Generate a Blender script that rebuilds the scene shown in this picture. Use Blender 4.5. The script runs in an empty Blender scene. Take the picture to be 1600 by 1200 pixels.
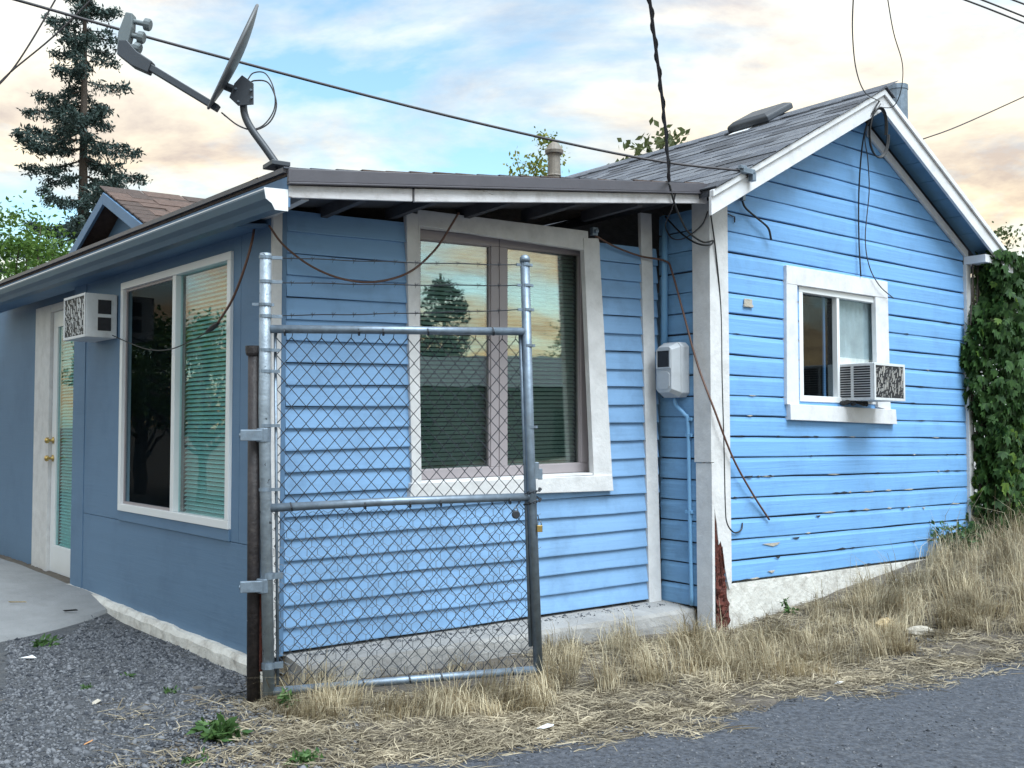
import bpy, math, random
import numpy as np
from mathutils import Vector, Matrix
random.seed(7); RNG = np.random.default_rng(7)
scene = bpy.context.scene
COL = scene.collection
# ------------------------------------------------------------------ camera, sky, sun, exposure
F = 1600.0; EYE = 1.40; PITCH = math.atan(65/1600)
cam_d = bpy.data.cameras.new('camera'); cam = bpy.data.objects.new('camera', cam_d); COL.objects.link(cam)
cam_d.sensor_width = 36; cam_d.lens = 36*F/1600; cam_d.clip_start = .05; cam_d.clip_end = 2000
cam.location = (0, 0, EYE); cam.rotation_euler = (math.pi/2+PITCH, 0, 0)
scene.camera = cam
scene.render.resolution_x = 1024; scene.render.resolution_y = 768
vs = scene.view_settings; vs.view_transform = 'Standard'; vs.look = 'None'; vs.exposure = 1.9; vs.gamma = 1
SUN_AZ = math.radians(139); SUN_EL = math.radians(60)       # azimuth from +Y towards +X
world = bpy.data.worlds.new('World'); scene.world = world; world.use_nodes = True
wn = world.node_tree.nodes; wl = world.node_tree.links; wn.clear()
def N(t, nodes, **k):
    n = nodes.new(t)
    for a, b in k.items():
        if a == 'ins':
            for i, v in b.items(): n.inputs[i].default_value = v
        else: setattr(n, a, b)
    return n
sky = N('ShaderNodeTexSky', wn, sky_type='NISHITA', sun_disc=False, sun_elevation=SUN_EL, sun_rotation=SUN_AZ, air_density=1.0, dust_density=1.2, ozone_density=1.6)
tc = N('ShaderNodeTexCoord', wn)
sep = N('ShaderNodeSeparateXYZ', wn); wl.new(tc.outputs['Generated'], sep.inputs[0])
# clouds live on a flat layer: direction / (height + c)
den = N('ShaderNodeMath', wn, operation='ADD', ins={1: .22}); wl.new(sep.outputs[2], den.inputs[0])
denm = N('ShaderNodeMath', wn, operation='MAXIMUM', ins={1: .05}); wl.new(den.outputs[0], denm.inputs[0])
cb = N('ShaderNodeCombineXYZ', wn)
for i in (0, 1):
    dv = N('ShaderNodeMath', wn, operation='DIVIDE'); wl.new(sep.outputs[i], dv.inputs[0]); wl.new(denm.outputs[0], dv.inputs[1]); wl.new(dv.outputs[0], cb.inputs[i])
mp = N('ShaderNodeMapping', wn); wl.new(cb.outputs[0], mp.inputs[0]); mp.inputs['Location'].default_value = (1.7, 9.1, 0.0)
mp.inputs['Rotation'].default_value = (0, 0, .2); mp.inputs['Scale'].default_value = (1.0, 1.25, 1)
nz = N('ShaderNodeTexNoise', wn, ins={'Scale': 1.25, 'Detail': 9.0, 'Roughness': .56, 'Distortion': .35}); wl.new(mp.outputs[0], nz.inputs['Vector'])
ramp = N('ShaderNodeValToRGB', wn); ramp.color_ramp.elements[0].position = .39; ramp.color_ramp.elements[1].position = .57; wl.new(nz.outputs[0], ramp.inputs[0])
nz2 = N('ShaderNodeTexNoise', wn, ins={'Scale': 2.6, 'Detail': 7.0, 'Roughness': .6, 'Distortion': .2}); wl.new(mp.outputs[0], nz2.inputs['Vector'])
cr2 = N('ShaderNodeValToRGB', wn); wl.new(nz2.outputs[0], cr2.inputs[0])
e = cr2.color_ramp.elements; e[0].position = .36; e[0].color = (4.2, 3.95, 3.95, 1); e[1].position = .56; e[1].color = (7.2, 6.9, 6.0, 1)
# warm evening haze low over the horizon, all round
warm = N('ShaderNodeValToRGB', wn); wl.new(sep.outputs[2], warm.inputs[0])
w = warm.color_ramp.elements; w[0].position = .0; w[0].color = (1.0, .74, .40, 1); w[1].position = .36; w[1].color = (1, 1, 1, 1)
wm = N('ShaderNodeMix', wn, data_type='RGBA', blend_type='MULTIPLY'); wm.inputs[0].default_value = 1
wl.new(cr2.outputs[0], wm.inputs[6]); wl.new(warm.outputs[0], wm.inputs[7])
skg = N('ShaderNodeMix', wn, data_type='RGBA', blend_type='MULTIPLY'); skg.inputs[0].default_value = 1; wl.new(sky.outputs[0], skg.inputs[6]); skg.inputs[7].default_value = (1.45, 1.7, 1.5, 1)
mixc = N('ShaderNodeMix', wn, data_type='RGBA'); wl.new(ramp.outputs[0], mixc.inputs[0]); wl.new(skg.outputs[2], mixc.inputs[6]); wl.new(wm.outputs[2], mixc.inputs[7])
bg = N('ShaderNodeBackground', wn); bg.inputs[1].default_value = .050; wl.new(mixc.outputs[2], bg.inputs[0])
wo = N('ShaderNodeOutputWorld', wn); wl.new(bg.outputs[0], wo.inputs[0])
sd = bpy.data.lights.new('sun', 'SUN'); sd.energy = 1.5; sd.angle = math.radians(36); sd.color = (.82, .92, 1.0)
sun = bpy.data.objects.new('sun', sd); COL.objects.link(sun)
to_sun = Vector((math.sin(SUN_AZ)*math.cos(SUN_EL), math.cos(SUN_AZ)*math.cos(SUN_EL), math.sin(SUN_EL)))
sun.rotation_euler = to_sun.to_track_quat('Z', 'Y').to_euler(); sun.location = to_sun*30

# ------------------------------------------------------------------ geometry helpers
def V(*a): return Vector(a)
CAM = V(0, 0, EYE)
def ray(px, py):
    a = (px-800)/F; b = (600-py)/F
    c, s = math.cos(PITCH), math.sin(PITCH)
    return V(a, c-b*s, s+b*c)
def at(px, py, Y):                       # point of a pixel at forward distance Y
    r = ray(px, py); return CAM + r*(Y/r.y)
class Wall:
    def __init__(s, o, d, n, tilt=0):
        s.o = V(o[0], o[1], 0); s.d = V(d[0], d[1], 0).normalized(); s.n = V(n[0], n[1], 0).normalized(); s.tilt = tilt
    def pt(s, u, z, out=0): return s.o + s.d*u + s.n*out + V(0, 0, z + s.tilt*u)
    def hit(s, px, py, out=0):
        r = ray(px, py); t = ((s.o + s.n*out - CAM).dot(s.n))/r.dot(s.n); p = CAM + r*t
        u = (p - s.o).dot(s.d); return u, p.z - s.tilt*u
    def hp(s, px, py, out=0): u, z = s.hit(px, py, out); return s.pt(u, z, out)
class MB:
    def __init__(s): s.v = []; s.f = []
    def add(s, vs, fs):
        b = len(s.v); s.v += [tuple(v) for v in vs]; s.f += [tuple(i+b for i in f) for f in fs]; return s
    def hexa(s, p):                      # 8 points: 4 back ring, 4 front ring
        return s.add(p, [(3,2,1,0),(4,5,6,7),(0,1,5,4),(1,2,6,5),(2,3,7,6),(3,0,4,7)])
    def box(s, c, ax, ay, az, hx, hy, hz):
        c = V(*c); ps = []
        for k in (-1, 1):
            for i, j in ((-1,-1),(1,-1),(1,1),(-1,1)): ps.append(c + ax*hx*i + ay*hy*j + az*hz*k)
        return s.hexa(ps)
    def tube(s, pts, r, n=8, cap=True):
        pts = [V(*p) for p in pts]; m = len(pts); rs = r if isinstance(r, (list, tuple)) else [r]*m
        T = []
        for i in range(m):
            t = pts[min(i+1, m-1)] - pts[max(i-1, 0)]; T.append(t.normalized() if t.length > 1e-9 else V(0,0,1))
        a = V(0,0,1) if abs(T[0].z) < .9 else V(1,0,0)
        u = (a - T[0]*a.dot(T[0])).normalized(); vs_ = []; fs = []
        for i in range(m):
            u = (u - T[i]*u.dot(T[i]))
            u = u.normalized() if u.length > 1e-6 else T[i].orthogonal().normalized()
            w = T[i].cross(u)
            for k in range(n):
                an = 2*math.pi*k/n; vs_.append(pts[i] + (u*math.cos(an) + w*math.sin(an))*rs[i])
        for i in range(m-1):
            for k in range(n):
                k2 = (k+1) % n; fs.append((i*n+k, i*n+k2, (i+1)*n+k2, (i+1)*n+k))
        if cap: fs += [tuple(range(n))[::-1], tuple((m-1)*n+k for k in range(n))]
        return s.add(vs_, fs)
    def prism(s, poly, off):             # polygon of 3-D points pushed along a vector
        n = len(poly); a = [V(*p) for p in poly]; b = [p+off for p in a]
        return s.add(a+b, [tuple(range(n))[::-1], tuple(range(n, 2*n))] + [(i, (i+1) % n, n+(i+1) % n, n+i) for i in range(n)])
    def lathe(s, c, axis, prof, n=16):   # prof: (distance along axis, radius)
        c = V(*c); axis = axis.normalized(); u = axis.orthogonal().normalized(); w = axis.cross(u); vs_ = []; fs = []
        for h, r in prof:
            for k in range(n):
                an = 2*math.pi*k/n; vs_.append(c + axis*h + (u*math.cos(an)+w*math.sin(an))*max(r, 1e-4))
        for i in range(len(prof)-1):
            for k in range(n):
                k2 = (k+1) % n; fs.append((i*n+k, i*n+k2, (i+1)*n+k2, (i+1)*n+k))
        fs += [tuple(range(n))[::-1], tuple((len(prof)-1)*n+k for k in range(n))]
        return s.add(vs_, fs)
    def build(s, name, mat, parent=None, smooth=False, bevel=0, kind=None):
        me = bpy.data.meshes.new(name); me.from_pydata([tuple(v) for v in s.v], [], s.f); me.update()
        return link(name, me, mat, parent, smooth, bevel, kind)
def link(name, me, mat, parent=None, smooth=False, bevel=0, kind=None):
    o = bpy.data.objects.new(name, me); COL.objects.link(o)
    if mat is not None and not me.materials: me.materials.append(mat)
    if smooth:
        for p in me.polygons: p.use_smooth = True
    if parent is not None: par(o, parent)
    if bevel:
        b = o.modifiers.new('edge', 'BEVEL'); b.width = bevel; b.segments = 2; b.limit_method = 'ANGLE'; b.angle_limit = math.radians(40)
    if kind: o['kind'] = kind
    return o
def par(o, parent):
    o.parent = parent
    if parent.type == 'EMPTY': o.matrix_parent_inverse = Matrix.Translation(-parent.location)
def thing(name, label, cat, loc, group=None):
    o = bpy.data.objects.new(name, None); COL.objects.link(o); o.location = loc; o.empty_display_size = .1
    tag(o, label, cat, group); return o
def tag(o, label, cat, group=None):
    o['label'] = label; o['category'] = cat
    if group: o['group'] = group
    return o
def wslab(w, corners, o0, o1):           # slab on a wall from 4 (u,z) corners, between two depths
    m = MB(); m.hexa([w.pt(u, z, o0) for u, z in corners] + [w.pt(u, z, o1) for u, z in corners]); return m
def pslab(w, pix, o0, o1):               # the same from pixels, read on the outer face
    return wslab(w, [w.hit(x, y, o1) for x, y in pix], o0, o1)
def npmesh(name, verts, tris, mat, parent=None, kind=None, smooth=False):
    me = bpy.data.meshes.new(name); nv, nf = len(verts), len(tris)
    me.vertices.add(nv); me.vertices.foreach_set('co', np.asarray(verts, dtype=np.float32).ravel())
    k = tris.shape[1]
    me.loops.add(nf*k); me.loops.foreach_set('vertex_index', np.asarray(tris, dtype=np.int32).ravel())
    me.polygons.add(nf); me.polygons.foreach_set('loop_start', np.arange(0, nf*k, k, dtype=np.int32))
    me.update(calc_edges=True); me.validate()
    return link(name, me, mat, parent, smooth, 0, kind)
def smooth_path(pts, n=6):               # Catmull-Rom
    P = [V(*p) for p in pts]; P = [P[0]*2-P[1]] + P + [P[-1]*2-P[-2]]; out = []
    for i in range(1, len(P)-2):
        for k in range(n):
            t = k/n; a, b, c, d = P[i-1], P[i], P[i+1], P[i+2]
            out.append((b*2 + (c-a)*t + (a*2-b*5+c*4-d)*t*t + (b*3-a-c*3+d)*t**3)*.5)
    out.append(P[-2]); return out

# ------------------------------------------------------------------ materials
def srgb(r, g, b):
    f = lambda c: c/12.92 if c <= .04045 else ((c+.055)/1.055)**2.4
    return (f(r/255), f(g/255), f(b/255), 1)
def mat(name, col, rough=.7, metal=0, vary=.12, scale=6, bump=.0, bscale=60, grain=None, dirt=None, peel=None, spec=.5, stretch=None):
    m = bpy.data.materials.new(name); m.use_nodes = True; n = m.node_tree.nodes; l = m.node_tree.links; n.clear()
    out = N('ShaderNodeOutputMaterial', n); bs = N('ShaderNodeBsdfPrincipled', n); l.new(bs.outputs[0], out.inputs[0])
    bs.inputs['Roughness'].default_value = rough; bs.inputs['Metallic'].default_value = metal; bs.inputs['Specular IOR Level'].default_value = spec
    tc = N('ShaderNodeTexCoord', n); vec = tc.outputs['Object']
    if grain is not None:                # grain = angle of the run; stretched along it
        mp0 = N('ShaderNodeMapping', n, vector_type='TEXTURE'); mp0.inputs['Rotation'].default_value = (0, 0, grain); l.new(vec, mp0.inputs[0])
        mp = N('ShaderNodeMapping', n); mp.inputs['Scale'].default_value = stretch or (.12, 1, 1.6); l.new(mp0.outputs[0], mp.inputs[0]); vec = mp.outputs[0]
    a = N('ShaderNodeTexNoise', n, ins={'Scale': scale, 'Detail': 6.0, 'Roughness': .62}); l.new(vec, a.inputs['Vector'])
    r = N('ShaderNodeMapRange', n, ins={1: .25, 2: .75, 3: 1-vary, 4: 1+vary}); l.new(a.outputs[0], r.inputs[0])
    c = N('ShaderNodeMix', n, data_type='RGBA', blend_type='MULTIPLY'); c.inputs[0].default_value = 1; c.inputs[6].default_value = (*col[:3], 1); l.new(r.outputs[0], c.inputs[7])
    cur = c.outputs[2]
    if dirt:                             # (colour, amount, scale)
        d = N('ShaderNodeTexNoise', n, ins={'Scale': dirt[2], 'Detail': 8.0, 'Roughness': .7}); l.new(tc.outputs['Object'], d.inputs['Vector'])
        dr = N('ShaderNodeMapRange', n, ins={1: .48, 2: .72, 3: 0, 4: dirt[1]}); l.new(d.outputs[0], dr.inputs[0])
        dm = N('ShaderNodeMix', n, data_type='RGBA'); l.new(dr.outputs[0], dm.inputs[0]); l.new(cur, dm.inputs[6]); dm.inputs[7].default_value = (*dirt[0][:3], 1); cur = dm.outputs[2]
    hgt = None
    if peel:                             # (bare colour, threshold high, threshold low, z low, z high, scale)
        p = N('ShaderNodeTexNoise', n, ins={'Scale': peel[5], 'Detail': 9.0, 'Roughness': .66, 'Distortion': .4}); l.new(vec, p.inputs['Vector'])
        sz = N('ShaderNodeSeparateXYZ', n); l.new(tc.outputs['Object'], sz.inputs[0])
        zt = N('ShaderNodeMapRange', n, ins={1: peel[3], 2: peel[4], 3: peel[2], 4: peel[1]}); l.new(sz.outputs[2], zt.inputs[0])
        gt = N('ShaderNodeMath', n, operation='SUBTRACT'); l.new(p.outputs[0], gt.inputs[0]); l.new(zt.outputs[0], gt.inputs[1])
        ss = N('ShaderNodeMapRange', n, ins={1: 0, 2: .012, 3: 0, 4: 1}); l.new(gt.outputs[0], ss.inputs[0])
        pm = N('ShaderNodeMix', n, data_type='RGBA'); l.new(ss.outputs[0], pm.inputs[0]); l.new(cur, pm.inputs[6]); pm.inputs[7].default_value = (*peel[0][:3], 1); cur = pm.outputs[2]
        hgt = ss.outputs[0]
    l.new(cur, bs.inputs['Base Color'])
    if bump:
        b = N('ShaderNodeTexNoise', n, ins={'Scale': bscale, 'Detail': 5.0, 'Roughness': .6}); l.new(vec, b.inputs['Vector'])
        bp = N('ShaderNodeBump', n, ins={'Strength': min(1, bump), 'Distance': .01}); l.new(b.outputs[0], bp.inputs['Height'])
        if hgt is not None:
            bp2 = N('ShaderNodeBump', n, invert=True, ins={'Strength': .5, 'Distance': .004}); l.new(hgt, bp2.inputs['Height']); l.new(bp.outputs[0], bp2.inputs['Normal']); bp = bp2
        l.new(bp.outputs[0], bs.inputs['Normal'])
    return m
def leafmat(name, c1, c2, trans=.35, rough=.55, patch=0):
    m = bpy.data.materials.new(name); m.use_nodes = True; n = m.node_tree.nodes; l = m.node_tree.links; n.clear()
    out = N('ShaderNodeOutputMaterial', n); g = N('ShaderNodeNewGeometry', n)
    r = N('ShaderNodeValToRGB', n); l.new(g.outputs['Random Per Island'], r.inputs[0])
    r.color_ramp.elements[0].color = (*c1, 1); r.color_ramp.elements[1].color = (*c2, 1)
    colr = r.outputs[0]
    if patch:
        tc = N('ShaderNodeTexCoord', n); nz_ = N('ShaderNodeTexNoise', n, ins={'Scale': 3.2, 'Detail': 4.0, 'Roughness': .6}); l.new(tc.outputs['Object'], nz_.inputs['Vector'])
        mr = N('ShaderNodeMapRange', n, ins={1: .3, 2: .7, 3: 1-patch, 4: 1+patch*.4}); l.new(nz_.outputs[0], mr.inputs[0])
        mc_ = N('ShaderNodeMix', n, data_type='RGBA', blend_type='MULTIPLY'); mc_.inputs[0].default_value = 1; l.new(colr, mc_.inputs[6]); l.new(mr.outputs[0], mc_.inputs[7]); colr = mc_.outputs[2]
    bs = N('ShaderNodeBsdfPrincipled', n); bs.inputs['Roughness'].default_value = rough; bs.inputs['Specular IOR Level'].default_value = .3; l.new(colr, bs.inputs['Base Color'])
    t = N('ShaderNodeBsdfTranslucent', n); l.new(colr, t.inputs[0])
    mx = N('ShaderNodeMixShader', n); mx.inputs[0].default_value = trans; l.new(bs.outputs[0], mx.inputs[1]); l.new(t.outputs[0], mx.inputs[2]); l.new(mx.outputs[0], out.inputs[0])
    return m
def glassmat(name, tint, boost=2.2, base=.03, dust=.0):
    m = bpy.data.materials.new(name); m.use_nodes = True; n = m.node_tree.nodes; l = m.node_tree.links; n.clear()
    out = N('ShaderNodeOutputMaterial', n); tr = N('ShaderNodeBsdfTransparent', n); tr.inputs[0].default_value = (*tint, 1)
    gl = N('ShaderNodeBsdfGlossy', n); gl.inputs['Roughness'].default_value = .012
    tc = N('ShaderNodeTexCoord', n); nz_ = N('ShaderNodeTexNoise', n, ins={'Scale': 2.2, 'Detail': 2.0}); l.new(tc.outputs['Object'], nz_.inputs['Vector'])
    bp = N('ShaderNodeBump', n, ins={'Strength': .05, 'Distance': .02}); l.new(nz_.outputs[0], bp.inputs['Height']); l.new(bp.outputs[0], gl.inputs['Normal'])
    fr = N('ShaderNodeFresnel', n); fr.inputs[0].default_value = 1.5
    ma = N('ShaderNodeMath', n, operation='MULTIPLY_ADD', use_clamp=True); l.new(fr.outputs[0], ma.inputs[0]); ma.inputs[1].default_value = boost; ma.inputs[2].default_value = base
    mx = N('ShaderNodeMixShader', n); l.new(ma.outputs[0], mx.inputs[0]); l.new(tr.outputs[0], mx.inputs[1]); l.new(gl.outputs[0], mx.inputs[2])
    last = mx.outputs[0]
    if dust:
        df = N('ShaderNodeBsdfDiffuse', n); df.inputs[0].default_value = (.6, .62, .6, 1)
        d = N('ShaderNodeTexNoise', n, ins={'Scale': 5.0, 'Detail': 8.0, 'Roughness': .7}); l.new(tc.outputs['Object'], d.inputs['Vector'])
        dr = N('ShaderNodeMapRange', n, ins={1: .35, 2: .75, 3: 0, 4: dust}); l.new(d.outputs[0], dr.inputs[0])
        m2 = N('ShaderNodeMixShader', n); l.new(dr.outputs[0], m2.inputs[0]); l.new(last, m2.inputs[1]); l.new(df.outputs[0], m2.inputs[2]); last = m2.outputs[0]
    l.new(last, out.inputs[0]); return m

# ------------------------------------------------------------------ the layout of the walls
dG = V(1.28, 1, 0).normalized(); nG = V(dG.y, -dG.x, 0)
p = at(1110, 660, 7.0); G = Wall((p.x, p.y), dG, nG, -.0115)
R = Wall((p.x, p.y), (-dG.y, dG.x), (-dG.x, -dG.y), .0)
uR, _ = R.hit(1034, 660); A1 = R.pt(uR, 0)
dA = V(1.511, 1, 0).normalized(); nA = V(dA.y, -dA.x, 0)
_t = Wall((A1.x, A1.y), dA, nA); uC, _ = _t.hit(420, 660); Cc = _t.pt(uC, 0)
A = Wall((Cc.x, Cc.y), dA, nA, .0150); ULEN = -uC
dL = V(-.851, 1, 0).normalized(); nL = V(-dL.y, dL.x, 0)
L = Wall((Cc.x, Cc.y), dL, nL, 0)
def aw(d): return math.atan2(d.y, d.x)
def ss01(t):
    t = np.clip(t, 0, 1); return t*t*(3-2*t)
def hground(x, y):
    sg = (x-G.o.x)*dG.x + (y-G.o.y)*dG.y; sl = (x-L.o.x)*dL.x + (y-L.o.y)*dL.y
    sp = lambda t, m: np.clip(np.where(t > 0, t*t/(t+.35), 0), 0, m)
    return .112*sp(np.asarray(sg, float), 6.0)*1.06 + .10*ss01((np.asarray(sl, float)-1.9)/1.1) + .012*np.sin(np.asarray(x)*1.7+.4)*np.sin(np.asarray(y)*1.3) + .006*np.sin(np.asarray(x)*4.1)*np.sin(np.asarray(y)*5.3+1)
def hg(x, y): return float(hground(x, y))
def gpt(px, py):                         # pixel to ground
    r = ray(px, py); t = 1.4/max(1e-6, -r.z)
    for _ in range(12):
        q = CAM + r*t; t = (EYE - hg(q.x, q.y))/-r.z
    q = CAM + r*t; return V(q.x, q.y, hg(q.x, q.y))

# paints and surfaces
M = {}
blue = (.172, .385, .70)
bare = (.30, .27, .24)
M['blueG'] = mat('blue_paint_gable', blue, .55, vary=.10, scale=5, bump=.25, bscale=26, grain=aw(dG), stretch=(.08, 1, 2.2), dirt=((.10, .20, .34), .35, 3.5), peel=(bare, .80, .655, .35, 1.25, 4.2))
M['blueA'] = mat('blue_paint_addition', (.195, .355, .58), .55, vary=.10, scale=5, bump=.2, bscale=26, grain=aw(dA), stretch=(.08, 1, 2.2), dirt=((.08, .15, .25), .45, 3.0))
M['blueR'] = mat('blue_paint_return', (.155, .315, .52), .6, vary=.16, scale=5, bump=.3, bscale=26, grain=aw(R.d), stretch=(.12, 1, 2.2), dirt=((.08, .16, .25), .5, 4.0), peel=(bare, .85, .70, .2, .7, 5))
M['slate'] = mat('slate_blue_paint', (.110, .195, .31), .65, vary=.05, scale=3.0, bump=.15, bscale=24, grain=aw(dL), stretch=(.10, 1, 2.0), dirt=((.05, .10, .18), .4, 1.6))
M['slate_trim'] = mat('slate_trim_paint', (.10, .19, .32), .55, vary=.1, scale=5, bump=.15, bscale=30)
M['white'] = mat('white_trim_paint', (.70, .70, .72), .5, vary=.06, scale=6, bump=.15, bscale=30, dirt=((.36, .34, .33), .45, 5.0))
M['oldwhite'] = mat('weathered_white_paint', (.64, .63, .63), .6, vary=.12, scale=9, bump=.35, bscale=40, dirt=((.34, .32, .31), .30, 7.0), peel=((.26, .22, .19), .72, .67, 0.0, 1.2, 7.0))
M['fascia'] = mat('peeling_fascia_paint', (.62, .60, .61), .6, vary=.12, scale=9, bump=.3, bscale=40, grain=aw(dA), stretch=(.25, 1, 1), dirt=((.24, .20, .18), .5, 8.0), peel=((.20, .16, .135), .585, .585, 0, 1, 6.0))
M['vinyl'] = mat('white_vinyl', (.78, .79, .80), .35, vary=.03, scale=4)
M['mauve'] = mat('taupe_window_frame', (.33, .29, .30), .45, vary=.05, scale=5)
M['dark'] = mat('dark_interior', (.012, .014, .018), .9, vary=.1)  # near-black colour stands in for the shade of unlit rooms
M['under'] = mat('dark_sheathing', (.025, .03, .04), .9, vary=.2)
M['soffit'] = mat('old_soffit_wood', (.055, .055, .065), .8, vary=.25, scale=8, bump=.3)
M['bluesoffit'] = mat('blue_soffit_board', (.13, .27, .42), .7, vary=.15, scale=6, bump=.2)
M['shingle'] = mat('grey_shingle', (.115, .125, .15), .9, vary=.35, scale=18, bump=.9, bscale=220, dirt=((.05, .05, .06), .5, 6))
M['shingle2'] = mat('pale_grey_shingle', (.16, .17, .195), .9, vary=.35, scale=18, bump=.9, bscale=220)
M['shingle3'] = mat('dark_grey_shingle', (.075, .08, .095), .9, vary=.35, scale=18, bump=.9, bscale=220)
M['brownshingle'] = mat('brown_shingle', (.13, .085, .07), .9, vary=.35, scale=20, bump=.9, bscale=220)
M['brownshingle2'] = mat('dark_brown_shingle', (.085, .06, .052), .9, vary=.35, scale=20, bump=.9, bscale=220)
M['drip'] = mat('drip_edge_metal', (.082, .077, .090), .45, metal=.0, vary=.12, scale=9, bump=.08)
M['gutter'] = mat('slate_gutter', (.075, .13, .19), .4, vary=.1, scale=5)
M['galv'] = mat('galvanised_steel', (.20, .25, .31), .48, metal=.6, vary=.3, scale=22, bump=.12, bscale=60, dirt=((.16, .17, .18), .5, 14))
M['galvflake'] = mat('flaking_galvanised_steel', (.27, .315, .36), .5, metal=.4, vary=.25, scale=20, bump=.4, bscale=50, peel=((.06, .07, .08), .63, .63, 0, 1, 24))
M['ventpipe'] = mat('stained_vent_metal', (.21, .18, .15), .6, vary=.3, scale=25, bump=.2, dirt=((.10, .10, .10), .5, 20))
M['wire'] = mat('dark_steel_wire', (.045, .05, .06), .5, metal=.6, vary=.2)
M['chick'] = mat('chicken_wire_steel', (.10, .11, .12), .5, metal=.6, vary=.2)
M['post'] = mat('dark_brown_post', (.022, .017, .018), .55, vary=.3, scale=20, bump=.5, bscale=50, dirt=((.07, .055, .05), .6, 18))
M['black'] = mat('black_rubber', (.014, .014, .016), .5, vary=.1)
M['cable'] = mat('grey_cable', (.05, .045, .05), .6, vary=.2)
M['brown'] = mat('brown_cord', (.13, .065, .045), .55, vary=.15)
M['rot'] = mat('rotten_red_wood', (.085, .020, .013), .95, vary=.8, scale=40, bump=1, bscale=70, dirt=((.02, .006, .005), .8, 18))
M['concrete'] = mat('grey_concrete', (.30, .29, .28), .9, vary=.2, scale=5, bump=.6, bscale=60, dirt=((.12, .115, .11), .6, 6))
M['pad'] = mat('pale_concrete', (.21, .215, .22), .9, vary=.18, scale=4, bump=.4, bscale=60, dirt=((.18, .18, .18), .6, 3.5))
M['plaster'] = mat('white_foundation_plaster', (.60, .58, .54), .9, vary=.15, scale=8, bump=.9, bscale=30, dirt=((.24, .21, .18), .7, 9))
M['asphalt'] = mat('asphalt', (.050, .056, .070), .9, vary=.8, scale=48, bump=1, bscale=60, dirt=((.125, .13, .145), .8, 30))
M['soil'] = mat('dry_soil', (.10, .085, .07), .95, vary=.4, scale=20, bump=1, bscale=50, dirt=((.20, .17, .125), .6, 9))
M['gravelbed'] = mat('gravel_bed', (.060, .064, .072), .95, vary=.5, scale=60, bump=1, bscale=110, dirt=((.13, .125, .12), .5, 16))
M['ac'] = mat('appliance_white', (.62, .63, .64), .5, vary=.06, scale=7, dirt=((.36, .33, .30), .45, 9))
M['acdark'] = mat('coil_and_shade_dark', (.016, .016, .02), .6, vary=.4, scale=40)  # coil colour, also used as the shade inside the cooler's vent holes
M['fin'] = mat('bent_aluminium_fins', (.55, .55, .56), .4, metal=.7, vary=.2)
M['meter'] = mat('meter_grey', (.46, .48, .51), .45, vary=.06, scale=6, dirt=((.3, .3, .3), .3, 7))
M['conduit'] = mat('painted_conduit', (.17, .36, .58), .5, vary=.08)
M['dish'] = mat('dish_grey', (.045, .052, .064), .45, vary=.1, scale=8)
M['dishback'] = mat('dish_pale_rim', (.12, .125, .135), .45, vary=.1, scale=8)
M['lnb'] = mat('feed_pale_grey', (.14, .165, .175), .5, vary=.08)
M['brass'] = mat('brass', (.60, .42, .16), .3, metal=1, vary=.1)
M['blind'] = mat('blind_slat', (.80, .86, .84), .6, vary=.05)
M['curtain'] = mat('pale_curtain', (.62, .64, .61), .9, vary=.25, scale=5)
M['glass'] = glassmat('window_glass', (.86, .98, .94), 4.2, .07)
M['glassscreen'] = glassmat('screened_window_glass', (.7, .8, .85), .035, .0)
M['glassdusty'] = glassmat('dusty_window_glass', (.70, .90, .90), .24, .0, .10)
M['glassdark'] = glassmat('dark_window_glass', (.8, .85, .88), .10, .0)
M['bark'] = mat('bark', (.07, .055, .045), .95, vary=.35, scale=20, bump=1, bscale=30)
M['spruce'] = leafmat('spruce_needles', (.022, .042, .040), (.060, .095, .085), .15)
M['leaf'] = leafmat('green_leaves', (.045, .11, .020), (.13, .22, .045), .4)
M['leafy'] = leafmat('yellow_green_leaves', (.09, .14, .03), (.30, .30, .06), .45)
M['leafgrey'] = leafmat('olive_leaves', (.06, .085, .03), (.14, .16, .07), .4)
M['vine'] = leafmat('vine_leaves', (.018, .050, .016), (.055, .120, .030), .25)
M['vinelight'] = leafmat('young_vine_leaves', (.09, .17, .03), (.17, .26, .05), .4)
M['straw'] = leafmat('dry_straw', (.22, .16, .085), (.70, .61, .43), .30, .8, .45)
M['strawlow'] = leafmat('fallen_straw', (.12, .095, .065), (.56, .48, .345), .2, .8, .5)
M['weed'] = leafmat('weed_leaves', (.035, .085, .025), (.09, .17, .05), .3)
M['stone'] = leafmat('gravel_stones', (.022, .026, .034), (.17, .175, .19), .0, .9)
M['rocky'] = mat('ochre_rock', (.46, .35, .20), .9, vary=.3, scale=20, bump=.8, bscale=40)
M['rockw'] = mat('pale_rock', (.42, .38, .32), .9, vary=.3, scale=20, bump=.8, bscale=40)
M['paper'] = mat('white_paper', (.75, .76, .78), .7, vary=.08)
M['orange'] = mat('orange_butt', (.62, .30, .12), .7, vary=.1)

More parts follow.
